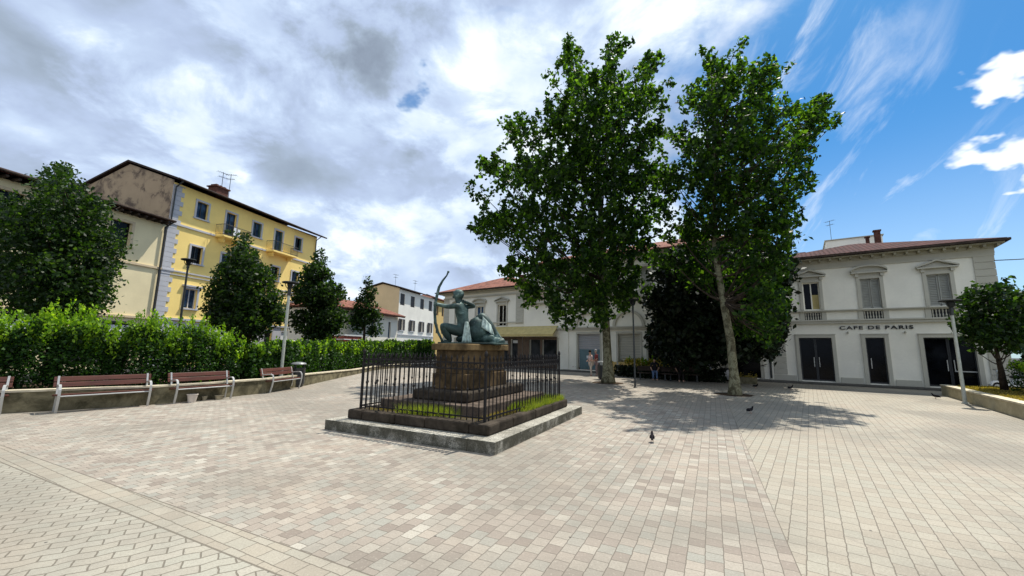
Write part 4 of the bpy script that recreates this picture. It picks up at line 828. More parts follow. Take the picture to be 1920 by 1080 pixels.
# pinkish first-floor bay over the awning
g_ = MB(sg); g_.box(16.7, 18.3, -.86, .02, 5.79, 7.2); g_.build('bay', MT['pinkish'], cen)
b_ = MB(sg); wall_holes(b_, 14.95, 18.36, .12, 2.72, [(a - .001, b + .001, c, d) for a, b, c, d in op[4:6]], n=.10, depth=.10); b_.build('timber_shopfront', MT['shop_timber'], cen)
# awning fascia over the shop
a_ = MB(sg); a_.add([(14.9, .01, 3.66), (22.0, .01, 3.66), (22.0, .85, 2.95), (14.9, .85, 2.95), (14.9, .01, 3.58), (22.0, .01, 3.58), (22.0, .85, 2.76), (14.9, .85, 2.76)], [(0, 1, 2, 3), (4, 5, 6, 7), (3, 2, 6, 7), (0, 3, 7, 4), (1, 2, 6, 5)])
a_.build('awning', MT['awning'], cen)
# drainpipe between the cafe and the palazzo
d_ = MB(sg); d_.tube([(.14, .10, .2), (.14, .10, 6.9)], .055, 8); d_.build('downpipe', MT['pole_dark'], cen)

# ---- left wing: s 18.72 .. 28.6
lw = empty('corner_building', pal(18.72, 0), pal_rot, 'cream two-storey building with pedimented windows and terracotta roof behind the statue', 'building')
wn2 = [(2.35, .95), (5.05, .95), (7.75, .95)]
sh2 = [(.5, 1.3, .2, 2.55), (1.6, 2.6, .6, 2.5), (3.4, 4.5, .16, 2.6), (5.4, 6.4, .5, 2.5), (7.2, 8.2, .16, 2.6)]
w_ = MB(sg); wall_holes(w_, 0, 9.9, .1, 7.1, [(s - w / 2, s + w / 2, 3.75, 5.7) for s, w in wn2] + sh2); shell(w_, 0, 9.9, -8.5, .1, 7.1); w_.build('wall', MT['cafe_wall'], lw)
for i, (s, w) in enumerate(wn2): palazzo_window(lw, sg, s, w, 3.75, 5.7, ped='tri' if i == 0 else 'arc', shutter=False, balus=False, look='glass' if i == 0 else 'glass_blue')
for a, b, c, d in sh2:
    fr = MB(sg); frame_boxes(fr, a, b, c, d, .12, .004, .06, sill=False); o = fr.build('shop_window', MT['cornice'], lw); g_ = MB(sg); g_.quad((a, -.19, c), (b, -.19, c), (b, -.19, d), (a, -.19, d)); g_.build('glass', MT['glass_shop'], o)
    g_ = MB(sg); g_.box(a + .1, b - .1, -.185, -.17, d - .35, d - .1); g_.build('blind', MT['sign_white'], o)
b_ = MB(sg); wall_holes(b_, .02, 3.3, .12, 2.72, [(a - .001, b + .001, c, d) for a, b, c, d in sh2[:2]], n=.10, depth=.10); b_.build('timber_shopfront', MT['shop_timber'], lw)
for a_0, a_1, a_2 in ((.0, .8, 3.9), (9.2, 9.93, .3)):
    q_ = MB(sg); quoin(q_, a_0, a_1, a_2, 6.6, .36); q_.build('quoins', MT['trim'], lw)
t_ = MB(sg); t_.box(-.02, 9.95, .06, .13, 4.0, 4.1); t_.box(-.02, 9.95, .004, .16, 3.40, 3.52); t_.box(-.02, 9.95, .004, .12, 6.6, 6.72); t_.box(-.02, 9.95, .004, .18, 6.95, 7.1); t_.build('string_course', MT['trim'], lw)
e_ = MB(sg); e_.box(-.4, 10.5, -9.1, .6, 7.1, 7.18); e_.build('soffit', MT['eave_light'], lw)
r_ = MB(sg); hip_roof(r_, -.5, 10.6, -9.2, .7, 7.3, 1.9); r_.build('roof', MT['tiles_red'], lw)
f_ = MB(sg); f_.box(-.5, 10.6, .7, .78, 7.19, 7.29); f_.build('gutter', MT['eave'], lw)
k = MB(sg); k.box(2.2, 2.7, -3.6, -3.1, 8.0, 8.95); k.box(2.12, 2.78, -3.68, -3.02, 8.95, 9.03); k.build('chimney', MT['brick'], lw)
k = MB(sg); k.box(1.2, 1.9, -2.5, -1.8, 8.0, 8.4); k.build('roof_hatch', MT['eave'], lw)

# ---- pale block with chimneys rising behind the cafe
rb = empty('rear_building', (33.5, 40, 0), pal_rot, 'pale rendered block showing above the cafe roof, with a tall aerial', 'building')
w_ = MB(sg); w_.box(-3.3, .9, -2.2, 2.2, 0, 12.85); w_.build('wall', MT['white_house'], rb)
r_ = MB(sg); hip_roof(r_, -3.4, 1.0, -2.3, 2.3, 12.95, .3); r_.build('roof', MT['cornice'], rb)
antenna(rb, .3, 0, 13.1, 2.4, 1, pal_rot)
rb2 = empty('rear_house', (29.3, 41, 0), pal_rot, 'house with dark clutter on its roof peeping over the left end of the cafe roof', 'building')
w_ = MB(sg); w_.box(-1.6, 1.4, -2, 2, 0, 11.6); w_.build('wall', MT['white_house'], rb2)
w_ = MB(sg); w_.box(-1.4, -.6, -1, 0, 11.61, 12.1); w_.box(.4, .9, -.5, .3, 11.61, 12.3); w_.build('chimney', MT['brick'], rb2); antenna(rb2, -.2, 0, 11.5, 1.6, 1, .2)

# ------------------------------------------------------------------ left side street houses
YR = pi / 2 - R(12.5)
def facade_house(name, loc, rz, label, s0, s1, ztop, depth, wall, win_cols, rows, trim, shut, eave=.55, ledges=(), roof_h=1.5, gable=None, mirror=-1, ground=(), roofmat='tiles_red', win_trim_w=.13, z0=0.0):
    """win rows: (zc0, zc1, width); facade looks along -Y local (mirror=-1)"""
    root = empty(name, loc, rz, label, 'building'); sgn = mirror
    hs = []
    for (c, d, w, cols) in rows:
        for s in cols: hs.append((s - w / 2, s + w / 2, c, d))
    mb = MB(sgn); wall_holes(mb, s0, s1, z0, ztop, hs + list(ground)); mb.quad((s0, -depth, z0), (s1, -depth, z0), (s1, -depth, ztop), (s0, -depth, ztop))
    mb.build('wall', wall, root)
    return root, hs, sgn
# yellow four-storey building
YC = [2.75, 5.3, 7.95, 10.5, 13.1]
rows = [(11.45, 12.78, .92, [2.75, 7.95, 13.1]), (10.60, 12.78, .95, [5.3, 10.5]), (7.85, 9.18, .92, YC), (4.35, 5.85, .95, YC)]
gnd = [(1.9, 4.6, .3, 3.2), (6.2, 8.6, .3, 3.0), (10.0, 10.9, .1, 3.0), (12.0, 14.4, .3, 3.0)]
yb, hs, ys = facade_house('yellow_building', (-25.25, 27.61, 0), YR, 'tall yellow four-storey building with balconies and a stained gable wall', .42, 15.8, 13.55, 9.2, MT['yellow'], YC, rows, None, None, ground=gnd)
for i, (a, b, c, d) in enumerate(hs):
    fr = MB(ys); frame_boxes(fr, a, b, c, d, .14, .004, .06, sill=(c < 10.5 or c > 11)); 
    if c < 5: fr.box(a - .26, b + .26, .004, .17, d + .16, d + .27)
    o = fr.build('window', MT['greytrim'], yb)
    g_ = MB(ys); g_.quad((a, -.2, c), (b, -.2, c), (b, -.2, d), (a, -.2, d)); g_.build('pane', MT['glass_blue'] if i % 3 != 2 else MT['glass'], o)
    j_ = MB(ys); m_ = (a + b) / 2
    for x in (a, m_ - .03, b - .06): j_.box(x, x + .06, -.195, -.15, c, d)
    j_.box(a, b, -.194, -.151, d - .06, d); j_.box(a, b, -.194, -.151, c, c + .06); j_.build('sash', MT['frame_dark'] if c > 4.5 else MT['greytrim'], o)
    if c > 10 and i in (1, 2, 4): 
        for x0_, x1_ in ((a + .01, a + .16), (b - .16, b - .01)):
            s_ = MB(ys); s_.box(x0_, x1_, -.14, -.02, c, d - .02); s_.build('shutter', MT['shutter_green'], o)
for a, b, c, d in gnd:
    fr = MB(ys); frame_boxes(fr, a, b, c, d, .1, .004, .05, sill=False); o = fr.build('shopfront', MT['greytrim'], yb)
    g_ = MB(ys); g_.quad((a, -.2, c), (b, -.2, c), (b, -.2, d), (a, -.2, d)); g_.build('glass', MT['glass_shop'], o)
    if b - a > 2:
        g_ = MB(ys); g_.box(a, b, -.12, -.05, 2.2, d); g_.build('sign_panel', MT['sign_white'], o)
g_ = MB(ys); g_.box(2.3, 3.7, -.048, -.044, 2.65, 2.85); g_.build('green_lettering_strip', MT['sign_green'], yb)
t_ = MB(ys); t_.box(.42, 15.8, .003, .09, 10.40, 10.55); t_.box(.42, 15.8, .003, .09, 6.95, 7.05); t_.box(.42, 15.8, .003, .07, 6.70, 6.76); t_.box(.42, 15.8, .003, .14, 3.40, 3.56); t_.build('string_course', MT['greytrim'], yb)
q_ = MB(ys); z = 3.6; i = 0
while z < 13.4:
    q_.box(.40, 1.02 + (.22 if i % 2 else 0), .002, .045, z + .015, min(z + .36, 13.4)); z += .36; i += 1
q_.build('quoins', MT['greytrim'], yb)
q_ = MB(ys); q_.box(.42, 15.8, .0025, .03, .0, 3.39)
for x0_, x1_ in ((.42, 1.8), (4.72, 6.1), (8.72, 9.88), (11.02, 11.88), (14.52, 15.8)): b_ = MB(ys); b_.box(x0_, x1_, .0025, .05, 0, 3.38); b_.build('stone_base', MT['greytrim'], yb)
# stained gable end
gb = MB(ys); gb.add([(.40, .02, 0), (.40, -9.2, 0), (.40, -9.2, 13.7), (.40, -4.6, 15.35), (.40, .02, 13.7)], [(0, 1, 2, 3, 4)]); gb.build('gable_wall', MT['gable'], yb)
gb = MB(ys); gb.add([(15.8, 0, 0), (15.8, -9.2, 0), (15.8, -9.2, 13.7), (15.8, -4.6, 15.35), (15.8, 0, 13.7)], [(0, 1, 2, 3, 4)]); gb.build('gable_wall', MT['yellow'], yb)
rf = MB(ys); A = [(.25, .62, 13.62), (.25, -4.6, 15.5), (.25, -9.8, 13.62)]
for (p0, p1) in ((A[0], A[1]), (A[1], A[2])):
    x0_, x1_ = .22, 16.5; t = .14
    rf.add([(x0_, p0[1], p0[2]), (x1_, p0[1], p0[2]), (x1_, p1[1], p1[2]), (x0_, p1[1], p1[2]), (x0_, p0[1], p0[2] + t), (x1_, p0[1], p0[2] + t), (x1_, p1[1], p1[2] + t), (x0_, p1[1], p1[2] + t)],
           [(0, 1, 2, 3), (4, 5, 6, 7), (0, 1, 5, 4), (1, 2, 6, 5), (2, 3, 7, 6), (3, 0, 4, 7)])
rf.build('roof', MT['eave'], yb)
g_ = MB(ys); g_.tube([(.2, .70, 13.68), (16.5, .70, 13.68)], .07, 8); g_.build('gutter', MT['eave'], yb)
d_ = MB(ys); d_.tube([(.55, .68, 13.6), (.52, .12, 13.2), (.50, .12, 10.2)], .05, 8); d_.build('downpipe', MT['pole_dark'], yb)
d_ = MB(ys); d_.tube([(15.6, .68, 13.6), (15.6, .12, 13.2), (15.6, .12, .3)], .05, 8); d_.build('downpipe', MT['pole_dark'], yb)
k = MB(ys); k.box(4.5, 5.6, -1.9, -1.0, 14.0, 15.0); k.box(4.4, 5.7, -2.0, -.9, 15.0, 15.1)
for x in (4.6, 4.95, 5.3): k.box(x, x + .22, -1.8, -1.2, 15.1, 15.28)
k.build('chimney', MT['brick'], yb); antenna(yb, 5.25, -1.4, 15.1, 1.5, ys, .3); antenna(yb, 5.9, -1.3, 14.3, 2.4, ys, 1.2)
for (s0, s1) in ((4.0, 6.5), (9.1, 12.2)):
    f_ = MB(ys); f_.box(s0, s1, .0, .95, 10.38, 10.52); f_.prism([(s0 + .3, 10.38), (s0 + .45, 10.38), (s0 + .45, 10.0), (s0 + .3, 10.2)], .0, .6); f_.prism([(s1 - .45, 10.38), (s1 - .3, 10.38), (s1 - .3, 10.2), (s1 - .45, 10.0)], .0, .6)
    bl = f_.build('balcony', MT['yellow'], yb)
    r_ = MB(ys); n_ = int((s1 - s0) / .13)
    for i in range(n_ + 1):
        x = s0 + .03 + i * (s1 - s0 - .06) / n_; r_.tube([(x, .92, 10.52), (x, .92, 11.42)], .012, 5)
    for i in range(7):
        for x in (s0 + .03, s1 - .03): r_.tube([(x, .05 + i * .13, 10.52), (x, .05 + i * .13, 11.42)], .012, 5)
    for zz in (10.60, 11.42): r_.tube([(s0 + .03, .02, zz), (s0 + .03, .92, zz), (s1 - .03, .92, zz), (s1 - .03, .02, zz)], .022, 6)
    r_.build('railing', MT['pole_dark'], bl)
    if s0 < 5:
        r_ = MB(ys)
        for x, y, r0 in ((4.5, .6, .16), (5.9, .7, .14), (6.2, .5, .12), (5.1, .8, .12)): r_.lathe([(r0 * .7, 10.53), (r0, 10.53 + r0 * 1.6)], x, -y if ys == 1 else y, 8); r_.ball((x, y, 10.53 + r0 * 2.4), r0 * 1.2, n=7, m_=5, jit=.3)
        r_.build('potted_plants', LF['lime'], bl)
        r_ = MB(ys); r_.box(4.85, 5.05, .9, .93, 10.7, 11.35); r_.box(5.2, 5.45, .9, .93, 10.65, 11.3); r_.build('laundry', MT['sign_white'], bl)
# beige lower building to its left
bb = empty('beige_building', (-25.25, 27.61, 0), YR, 'beige three-storey building with a dark eave, left of the yellow one', 'building'); ys = -1
bw = [(-3.0, -1.78, 8.05, 9.62), (-8.2, -6.9, 8.05, 9.62), (-13.0, -11.8, 8.05, 9.62), (-8.2, -6.9, 4.4, 6.0), (-13.0, -11.8, 4.4, 6.0)]
bg_ = [(-3.9, -.9, .4, 3.0), (-8.5, -5.5, .4, 3.0)]
w_ = MB(ys); wall_holes(w_, -18, .36, 0, 10.2, bw + bg_); w_.quad((-18, -9, 0), (.3, -9, 0), (.3, -9, 10.2), (-18, -9, 10.2)); w_.quad((-18, 0, 0), (-18, -9, 0), (-18, -9, 10.2), (-18, 0, 10.2)); w_.build('wall', MT['beige'], bb)
for a, b, c, d in bw:
    fr = MB(ys); frame_boxes(fr, a, b, c, d, .16, .004, .05); o = fr.build('window', MT['sand'], bb); g_ = MB(ys); g_.quad((a, -.2, c), (b, -.2, c), (b, -.2, d), (a, -.2, d)); g_.build('pane', MT['glass'], o)
for a, b, c, d in bg_:
    fr = MB(ys); frame_boxes(fr, a, b, c, d, .1, .004, .05, sill=False); o = fr.build('shopfront', MT['frame_dark'], bb); g_ = MB(ys); g_.quad((a, -.2, c), (b, -.2, c), (b, -.2, d), (a, -.2, d)); g_.build('glass', MT['glass_shop'], o)
    g_ = MB(ys); g_.box(a + .05, b - .05, -.14, -.06, 1.9, d - .15); g_.build('sign_panel', MT['sign_white'], o)
t_ = MB(ys); t_.box(-18, .36, .003, .10, 6.92, 7.06); t_.box(-18, .36, .003, .12, 3.36, 3.5); t_.build('string_course', MT['sand'], bb)
rf = MB(ys); rf.add([(-18.6, .72, 10.32), (.38, .72, 10.32), (.38, -4.5, 11.9), (-18.6, -4.5, 11.9), (-18.6, .72, 10.48), (.38, .72, 10.48), (.38, -4.5, 12.06), (-18.6, -4.5, 12.06), (.38, -9.6, 10.3), (-18.6, -9.6, 10.3)],
                    [(0, 1, 2, 3), (4, 5, 6, 7), (0, 1, 5, 4), (7, 6, 8, 9), (0, 4, 7, 3)]); rf.build('roof', MT['tiles_dark'], bb)
e_ = MB(ys)
for i in range(40): e_.box(-18.4 + i * .47, -18.3 + i * .47, .0, .66, 10.16, 10.28)
e_.build('rafter_ends', MT['eave'], bb)
g_ = MB(ys); g_.tube([(-18.6, .80, 10.42), (.36, .80, 10.42)], .07, 8); g_.build('gutter', MT['eave'], bb)
d_ = MB(ys); d_.tube([(.28, .78, 10.4), (.22, .12, 10.0), (.22, .12, .2)], .06, 8); d_.build('downpipe', MT['frame_dark'], bb)
antenna(bb, -8.75, -1.0, 11.2, 3.4, ys, .5)
k = MB(ys); k.box(-9.0, -8.4, -1.2, -.7, 10.8, 12.0); k.build('chimney', MT['brick'], bb)

# white three-storey house further along, beige gable
WR = pi / 2 - R(13.8)
wb = empty('white_building', (-15.52, 54.37, 0), WR, 'far off-white three-storey building with dark shutters and a beige gable wall', 'building'); ws = -1
u1 = [(s - .62, s + .62, 7.45, 9.05) for s in (.95, 3.95, 7.0, 9.95)]; u2 = [(s - .45, s + .45, 3.95, 5.5) for s in (.95, 3.95, 7.0, 9.95)]
w_ = MB(ws); wall_holes(w_, 0, 11.4, 0, 9.6, u1 + u2); w_.build('wall', MT['white_house'], wb)
for a, b, c, d in u1:
    fr = MB(ws); fr.box(a, (a + b) / 2 - .01, -.1, -.05, c, d); fr.box((a + b) / 2 + .01, b, -.1, -.05, c, d); fr.build('shutters', MT['shutter_dark'], wb)
for a, b, c, d in u2:
    fr = MB(ws); frame_boxes(fr, a, b, c, d, .1, .004, .05); o = fr.build('window', MT['greytrim'], wb); g_ = MB(ws); g_.quad((a, -.18, c), (b, -.18, c), (b, -.18, d), (a, -.18, d)); g_.build('pane', MT['frame_dark'], o)
    for e0, e1 in ((a - .42, a - .02), (b + .02, b + .42)):
        q_ = MB(ws); q_.box(e0, e1, .06, .10, c, d); q_.build('shutter', MT['shutter_dark'], o)
t_ = MB(ws); t_.box(0, 11.4, .003, .09, 3.28, 3.42); t_.build('string_course', MT['greytrim'], wb)
gb = MB(ws); gb.add([(0, 0, 0), (0, -5.2, 0), (0, -5.2, 9.7), (0, -2.6, 10.35), (0, 0, 9.7)], [(0, 1, 2, 3, 4)]); gb.build('gable_wall', MT['sand'], wb)
rf = MB(ws)
for p0, p1 in (((.5, 9.66), (-2.6, 10.48)), ((-2.6, 10.48), (-5.7, 9.66))):
    rf.add([(-.2, p0[0], p0[1]), (11.7, p0[0], p0[1]), (11.7, p1[0], p1[1]), (-.2, p1[0], p1[1]), (-.2, p0[0], p0[1] + .14), (11.7, p0[0], p0[1] + .14), (11.7, p1[0], p1[1] + .14), (-.2, p1[0], p1[1] + .14)], [(0, 1, 2, 3), (4, 5, 6, 7), (0, 1, 5, 4), (1, 2, 6, 5), (2, 3, 7, 6), (3, 0, 4, 7)])
rf.build('roof', MT['eave'], wb)
antenna(wb, 2.2, -2, 10.3, 1.8, ws, .3); antenna(wb, 8.2, -2, 10.3, 1.9, ws, .2)
# ochre house after it
ob = empty('ochre_building', (-12.75, 65.5, 0), WR, 'narrow ochre building between the white building and the statue', 'building')
ow = [(s - .4, s + .4, z, z + 1.5) for s in (1.2, 3.4) for z in (4.0, 7.0)]
w_ = MB(ws); wall_holes(w_, 0, 6.0, 0, 9.6, ow); w_.quad((0, 0, 0), (0, -6, 0), (0, -6, 9.6), (0, 0, 9.6)); w_.build('wall', MT['ochre'], ob)
for a, b, c, d in ow:
    g_ = MB(ws); g_.quad((a, -.15, c), (b, -.15, c), (b, -.15, d), (a, -.15, d)); g_.build('window', MT['frame_dark'], ob)
rf = MB(ws); hip_roof(rf, -.3, 6.3, -6.4, .5, 9.7, 1.2); rf.build('roof', MT['tiles_red'], ob)
# low house with terracotta roof
hb = empty('low_house', (-13, 46, 0), WR, 'low white house with a terracotta roof in front of the far white building', 'building')
hw = [(-2.2, -1.7, 2.6, 4.4), (-5.5, -4.9, 2.6, 4.4), (-2.4, -1.3, .4, 2.0)]
w_ = MB(ws); wall_holes(w_, -12, -.3, 0, 5.0, hw); w_.quad((-.3, 0, 0), (-.3, -4, 0), (-.3, -4, 5.0), (-.3, 0, 5.0)); w_.quad((-12, 0, 0), (-12, -4, 0), (-12, -4, 5), (-12, 0, 5)); w_.build('wall', MT['white_house'], hb)
for a, b, c, d in hw:
    g_ = MB(ws); g_.quad((a, -.15, c), (b, -.15, c), (b, -.15, d), (a, -.15, d)); g_.build('window', MT['glass_blue'], hb)
rf = MB(ws); hip_roof(rf, -12.5, .4, -4.6, .6, 5.2, 1.1); rf.build('roof', MT['tiles_red'], hb)
e_ = MB(ws); e_.box(-12.4, .35, .5, .58, 5.0, 5.1); e_.build('gutter', MT['eave'], hb)
# overhead cable from the cafe corner
cb = MB(); p0 = Vector(pal(-9.1, .12, 6.35)); p1 = Vector((24, 8, 6.4)); pp = [p0.lerp(p1, i / 14) + Vector((0, 0, -.5 * 4 * (i / 14) * (1 - i / 14))) for i in range(15)]
cb.tube(pp, .022, 6); tag(cb.build('overhead_cable', MT['pole_dark']), 'thin dark cable slung from the right corner of the cafe', 'cable')

# ------------------------------------------------------------------ monument
A0 = R(-63.3); mU = Vector((sin(A0), cos(A0), 0)); mV = Vector((cos(A0), -sin(A0), 0))
MN = Vector((-.24, 6.87, 0)); m_rot = math.atan2(mV.y, mV.x)     # local X = v (to the right, back), local Y = u (to the left, back)
chk = Vector((-sin(m_rot), cos(m_rot), 0)); msg = 1 if chk.dot(mU) > 0 else -1
LU, LV = 4.1, 4.92
mon = empty('monument_base', MN, m_rot, 'stepped stone monument base with a granite kerb and rust stained pedestal', 'monument')
def ring_stones(o0, o1, z0, z1, name, mat, n_u, n_v, bevel, jit=.0):
    """a rectangular course of separate stone blocks, o0..o1 inset"""
    mb = MB(msg)
    def run(a0, a1, n, fn):
        cuts = [a0 + (a1 - a0) * (i + (random.uniform(-.15, .15) if 0 < i < n else 0)) / n for i in range(n + 1)]
        for a, b in zip(cuts[:-1], cuts[1:]): fn(a + .003, b - .003, random.uniform(-jit, jit), random.uniform(-jit, jit))
    run(o0, LV - o0, n_v, lambda a, b, j, k: mb.box(a, b, o0 + j, o1, z0, z1 + k))
    run(o0, LV - o0, n_v, lambda a, b, j, k: mb.box(a, b, LU - o1, LU - o0 + j, z0, z1 + k))
    run(o1 + .002, LU - o1 - .002, n_u, lambda a, b, j, k: mb.box(o0 + j, o1, a, b, z0, z1 + k))
    run(o1 + .002, LU - o1 - .002, n_u, lambda a, b, j, k: mb.box(LV - o1, LV - o0 + j, a, b, z0, z1 + k))
    return mb.build(name, mat, mon, bevel=bevel)
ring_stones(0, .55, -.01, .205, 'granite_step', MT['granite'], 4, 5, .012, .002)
ring_stones(.30, .72, .205, .40, 'dark_kerb', MT['darkstone'], 3, 4, .035, .008)
g_ = MB(msg); g_.box(.6, LV - .6, .6, LU - .6, .1, .375); g_.build('planting_soil', MT['soil'], mon)
def terrace(v0, v1, u0, u1, z0, z1, name, mat, bevel, lip=0.0, n=1):
    mb = MB(msg)
    for i in range(n):
        a, b = v0 + (v1 - v0) * i / n, v0 + (v1 - v0) * (i + 1) / n; mb.box(a + .002, b - .002, u0, u1, z0, z1 - lip)
    if lip: mb.box(v0 - .05, v1 + .05, u0 - .05, u1 + .05, z1 - lip + .002, z1)
    return mb.build(name, mat, mon, bevel=bevel)
terrace(.85, 4.2, .82, 3.4, .3, .60, 'platform', MT['slab'], .02, n=3)
terrace(1.15, 3.95, 1.3, 2.75, .60, .82, 'upper_step', MT['darkstone'], .04, n=2)
terrace(1.47, 3.43, 1.57, 2.48, .82, 1.16, 'pedestal_foot', MT['pedestal'], .015)
terrace(1.52, 3.38, 1.62, 2.43, 1.16, 1.68, 'pedestal_shaft', MT['pedestal'], .012, n=2)
terrace(1.44, 3.46, 1.54, 2.52, 1.68, 1.83, 'capstone', MT['capstone'], .02)
# water spout and a small plaque on the lit face
# weeds inside the railing
def weeds(n, v0, v1, u0, u1, z, h, mat, lab, seedv):
    r_ = np.random.default_rng(seedv); v = r_.uniform(v0, v1, n); u = r_.uniform(u0, u1, n); ok = np.sin(v * 7 + u * 5) + r_.uniform(-1.3, 1.0, n) > -.4; v, u = v[ok], u[ok]; n = len(v)
    base = np.stack([v, u * msg, np.full(n, z)], 1); d = r_.normal(size=(n, 3)) * .35; d[:, 2] = 1; hh = h * r_.uniform(.4, 1.1, n)
    d2 = d * hh[:, None]; ang = r_.uniform(0, pi, n); wv = np.stack([np.cos(ang), np.sin(ang), np.zeros(n)], 1) * .007
    vv = np.empty((n, 3, 3)); vv[:, 0] = base - wv; vv[:, 1] = base + wv; vv[:, 2] = base + d2
    me = bpy.data.meshes.new('weeds'); me.from_pydata(vv.reshape(-1, 3).tolist(), [], [(3 * i, 3 * i + 1, 3 * i + 2) for i in range(n)]); me.materials.append(mat)
    o = bpy.data.objects.new('weeds', me); C.objects.link(o); o.location = MN; o.rotation_euler = (0, 0, m_rot); tag(o, lab, 'grass', kind='stuff')
weeds(5200, .75, 4.5, .36, .84, .36, .20, LF['grass'], 'bright green grass along the right side of the monument kerb', 5) if False else None
weeds(6500, 2.0, 4.5, .36, .84, .37, .20, LF['grass'], 'bright green grass growing along the right side of the monument', 5)
weeds(1400, .8, 2.0, .50, .84, .37, .09, LF['drygrass'], 'sparse dry grass near the front corner of the railing', 6)
weeds(2300, .50, .82, 1.2, 2.7, .37, .24, LF['grass'], 'yellowish weeds in the middle of the left side of the monument', 7)
weeds(1500, .50, .85, .7, 3.5, .37, .08, LF['drygrass'], 'low dry stubble along the left side of the monument', 8)

# ---- railing
fen = empty('iron_railing', MN, m_rot, 'dark wrought iron railing with spear tips around the statue', 'railing')
F0, F1v, F1u = .50, LV - .44, LU - .48
def bar(x, y, k):
    mb = MB(msg); z0, z1 = .36, 1.50
    mb.tube([(x, y, z0), (x, y, z1)], .0125, 6)
    mb.tube([(x, y, z1 - .01), (x, y, z1 + .03), (x, y, z1 + .055), (x, y, z1 + .11)], [.008, .022, .020, .002], 6)
    if k % 2: mb.tube([(x, y, .93), (x, y, .955), (x, y, .975), (x, y, 1.0)], [.012, .026, .026, .012], 6)
    return mb.build('bar', MT['iron'], fen)
cnt = 0
for i in range(1, 27):
    v = F0 + (F1v - F0) * i / 27; bar(v, F0, i); bar(v, F1u, i); cnt += 2
for i in range(1, 24):
    u = F0 + (F1u - F0) * i / 24; bar(F0, u, i); bar(F1v, u, i); cnt += 2
for (v, u) in ((F0, F0), (F1v, F0), (F0, F1u), (F1v, F1u)):
    mb = MB(msg); mb.box(v - .021, v + .021, u - .021, u + .021, .35, 1.56); mb.tube([(v, u, 1.55), (v, u, 1.60), (v, u, 1.64), (v, u, 1.70)], [.012, .035, .035, .004], 8); mb.build('post', MT['iron'], fen)
# street-side scroll frieze: little rings between two rails
for (a, b) in (((F0, F0), (F1v, F0)), ((F0, F1u), (F1v, F1u)), ((F0, F0), (F0, F1u)), ((F1v, F0), (F1v, F1u))):
    mb = MB(msg); d = Vector((b[0] - a[0], b[1] - a[1], 0)); l = d.length; d.normalize()
    for z in (.47, 1.34, 1.46):
        p, q = Vector((*a, z)), Vector((*b, z)); nrm = Vector((-d.y, d.x, 0)) * .008; h = Vector((0, 0, .014))
        mb.add([tuple(p - nrm - h), tuple(q - nrm - h), tuple(q + nrm - h), tuple(p + nrm - h), tuple(p - nrm + h), tuple(q - nrm + h), tuple(q + nrm + h), tuple(p + nrm + h)], [(0, 3, 2, 1), (4, 5, 6, 7), (0, 1, 5, 4), (1, 2, 6, 5), (2, 3, 7, 6), (3, 0, 4, 7)])
    mb.build('rail', MT['iron'], fen)
    mb = MB(msg); n_ = int(l / .146)
    for i in range(n_):
        c_ = Vector((*a, 1.40)) + d * (l * (i + .5) / n_)
        mb.tube([tuple(c_ + d * (.042 * cos(t)) + Vector((0, 0, .042 * sin(t)))) for t in np.linspace(0, 2 * pi, 11)], .007, 4, cap=False)
    mb.build('scrollwork', MT['iron'], fen)

# ---- bronze archer
def bronze(pale=0.0):
    m = Mat('green_bronze'); f = m.noise(2.6, 7, .7, .6); st = m.noise(3, 6, .7, vec=m.map((3, 3, .7)))
    c = m.ramp(f, [(.3, (.004, .010, .009)), (.48, (.018, .042, .037)), (.60, (.055, .10, .088)), (.67, (.18, .26, .235)), (.78, (.025, .05, .044))])
    c = m.mix(m.rng(st, .60 - pale * .3, .78 - pale * .3), c, (.34, .42, .40)); m.col(c, .6, metal=.25); m.bump(f, .4, .03); return m.m
MT['bronze'] = bronze()
MT['guano'] = plain('whitish_streaked_bronze', (.38, .46, .42), .8, .4, 9)
SC = MN + mV * 2.45 + mU * 2.05
st = empty('bronze_statue', (SC.x, SC.y, 1.83), 0, 'green bronze archer kneeling on the pedestal and holding up a tall bow', 'statue'); st.scale = (1.05,) * 3
def skin(name, joints, edges, mat, parent, sub=2, loc=None):
    me = bpy.data.meshes.new(name); me.from_pydata([j[0] for j in joints], edges, [])
    o = bpy.data.objects.new(name, me); C.objects.link(o); o.parent = parent
    md = o.modifiers.new('skin', 'SKIN'); md.branch_smoothing = .6; md.use_smooth_shade = True
    if not me.skin_vertices: 
        bm = bmesh.new(); bm.from_mesh(me); bm.verts.layers.skin.verify(); bm.to_mesh(me); bm.free()
    for i, j in enumerate(joints):
        r_ = j[1]; r_ = r_ if isinstance(r_, tuple) else (r_, r_); me.skin_vertices[0].data[i].radius = r_; me.skin_vertices[0].data[i].use_root = (i == 0)
    ss_ = o.modifiers.new('subsurf', 'SUBSURF'); ss_.levels = sub; ss_.render_levels = sub
    me.materials.append(mat); return o
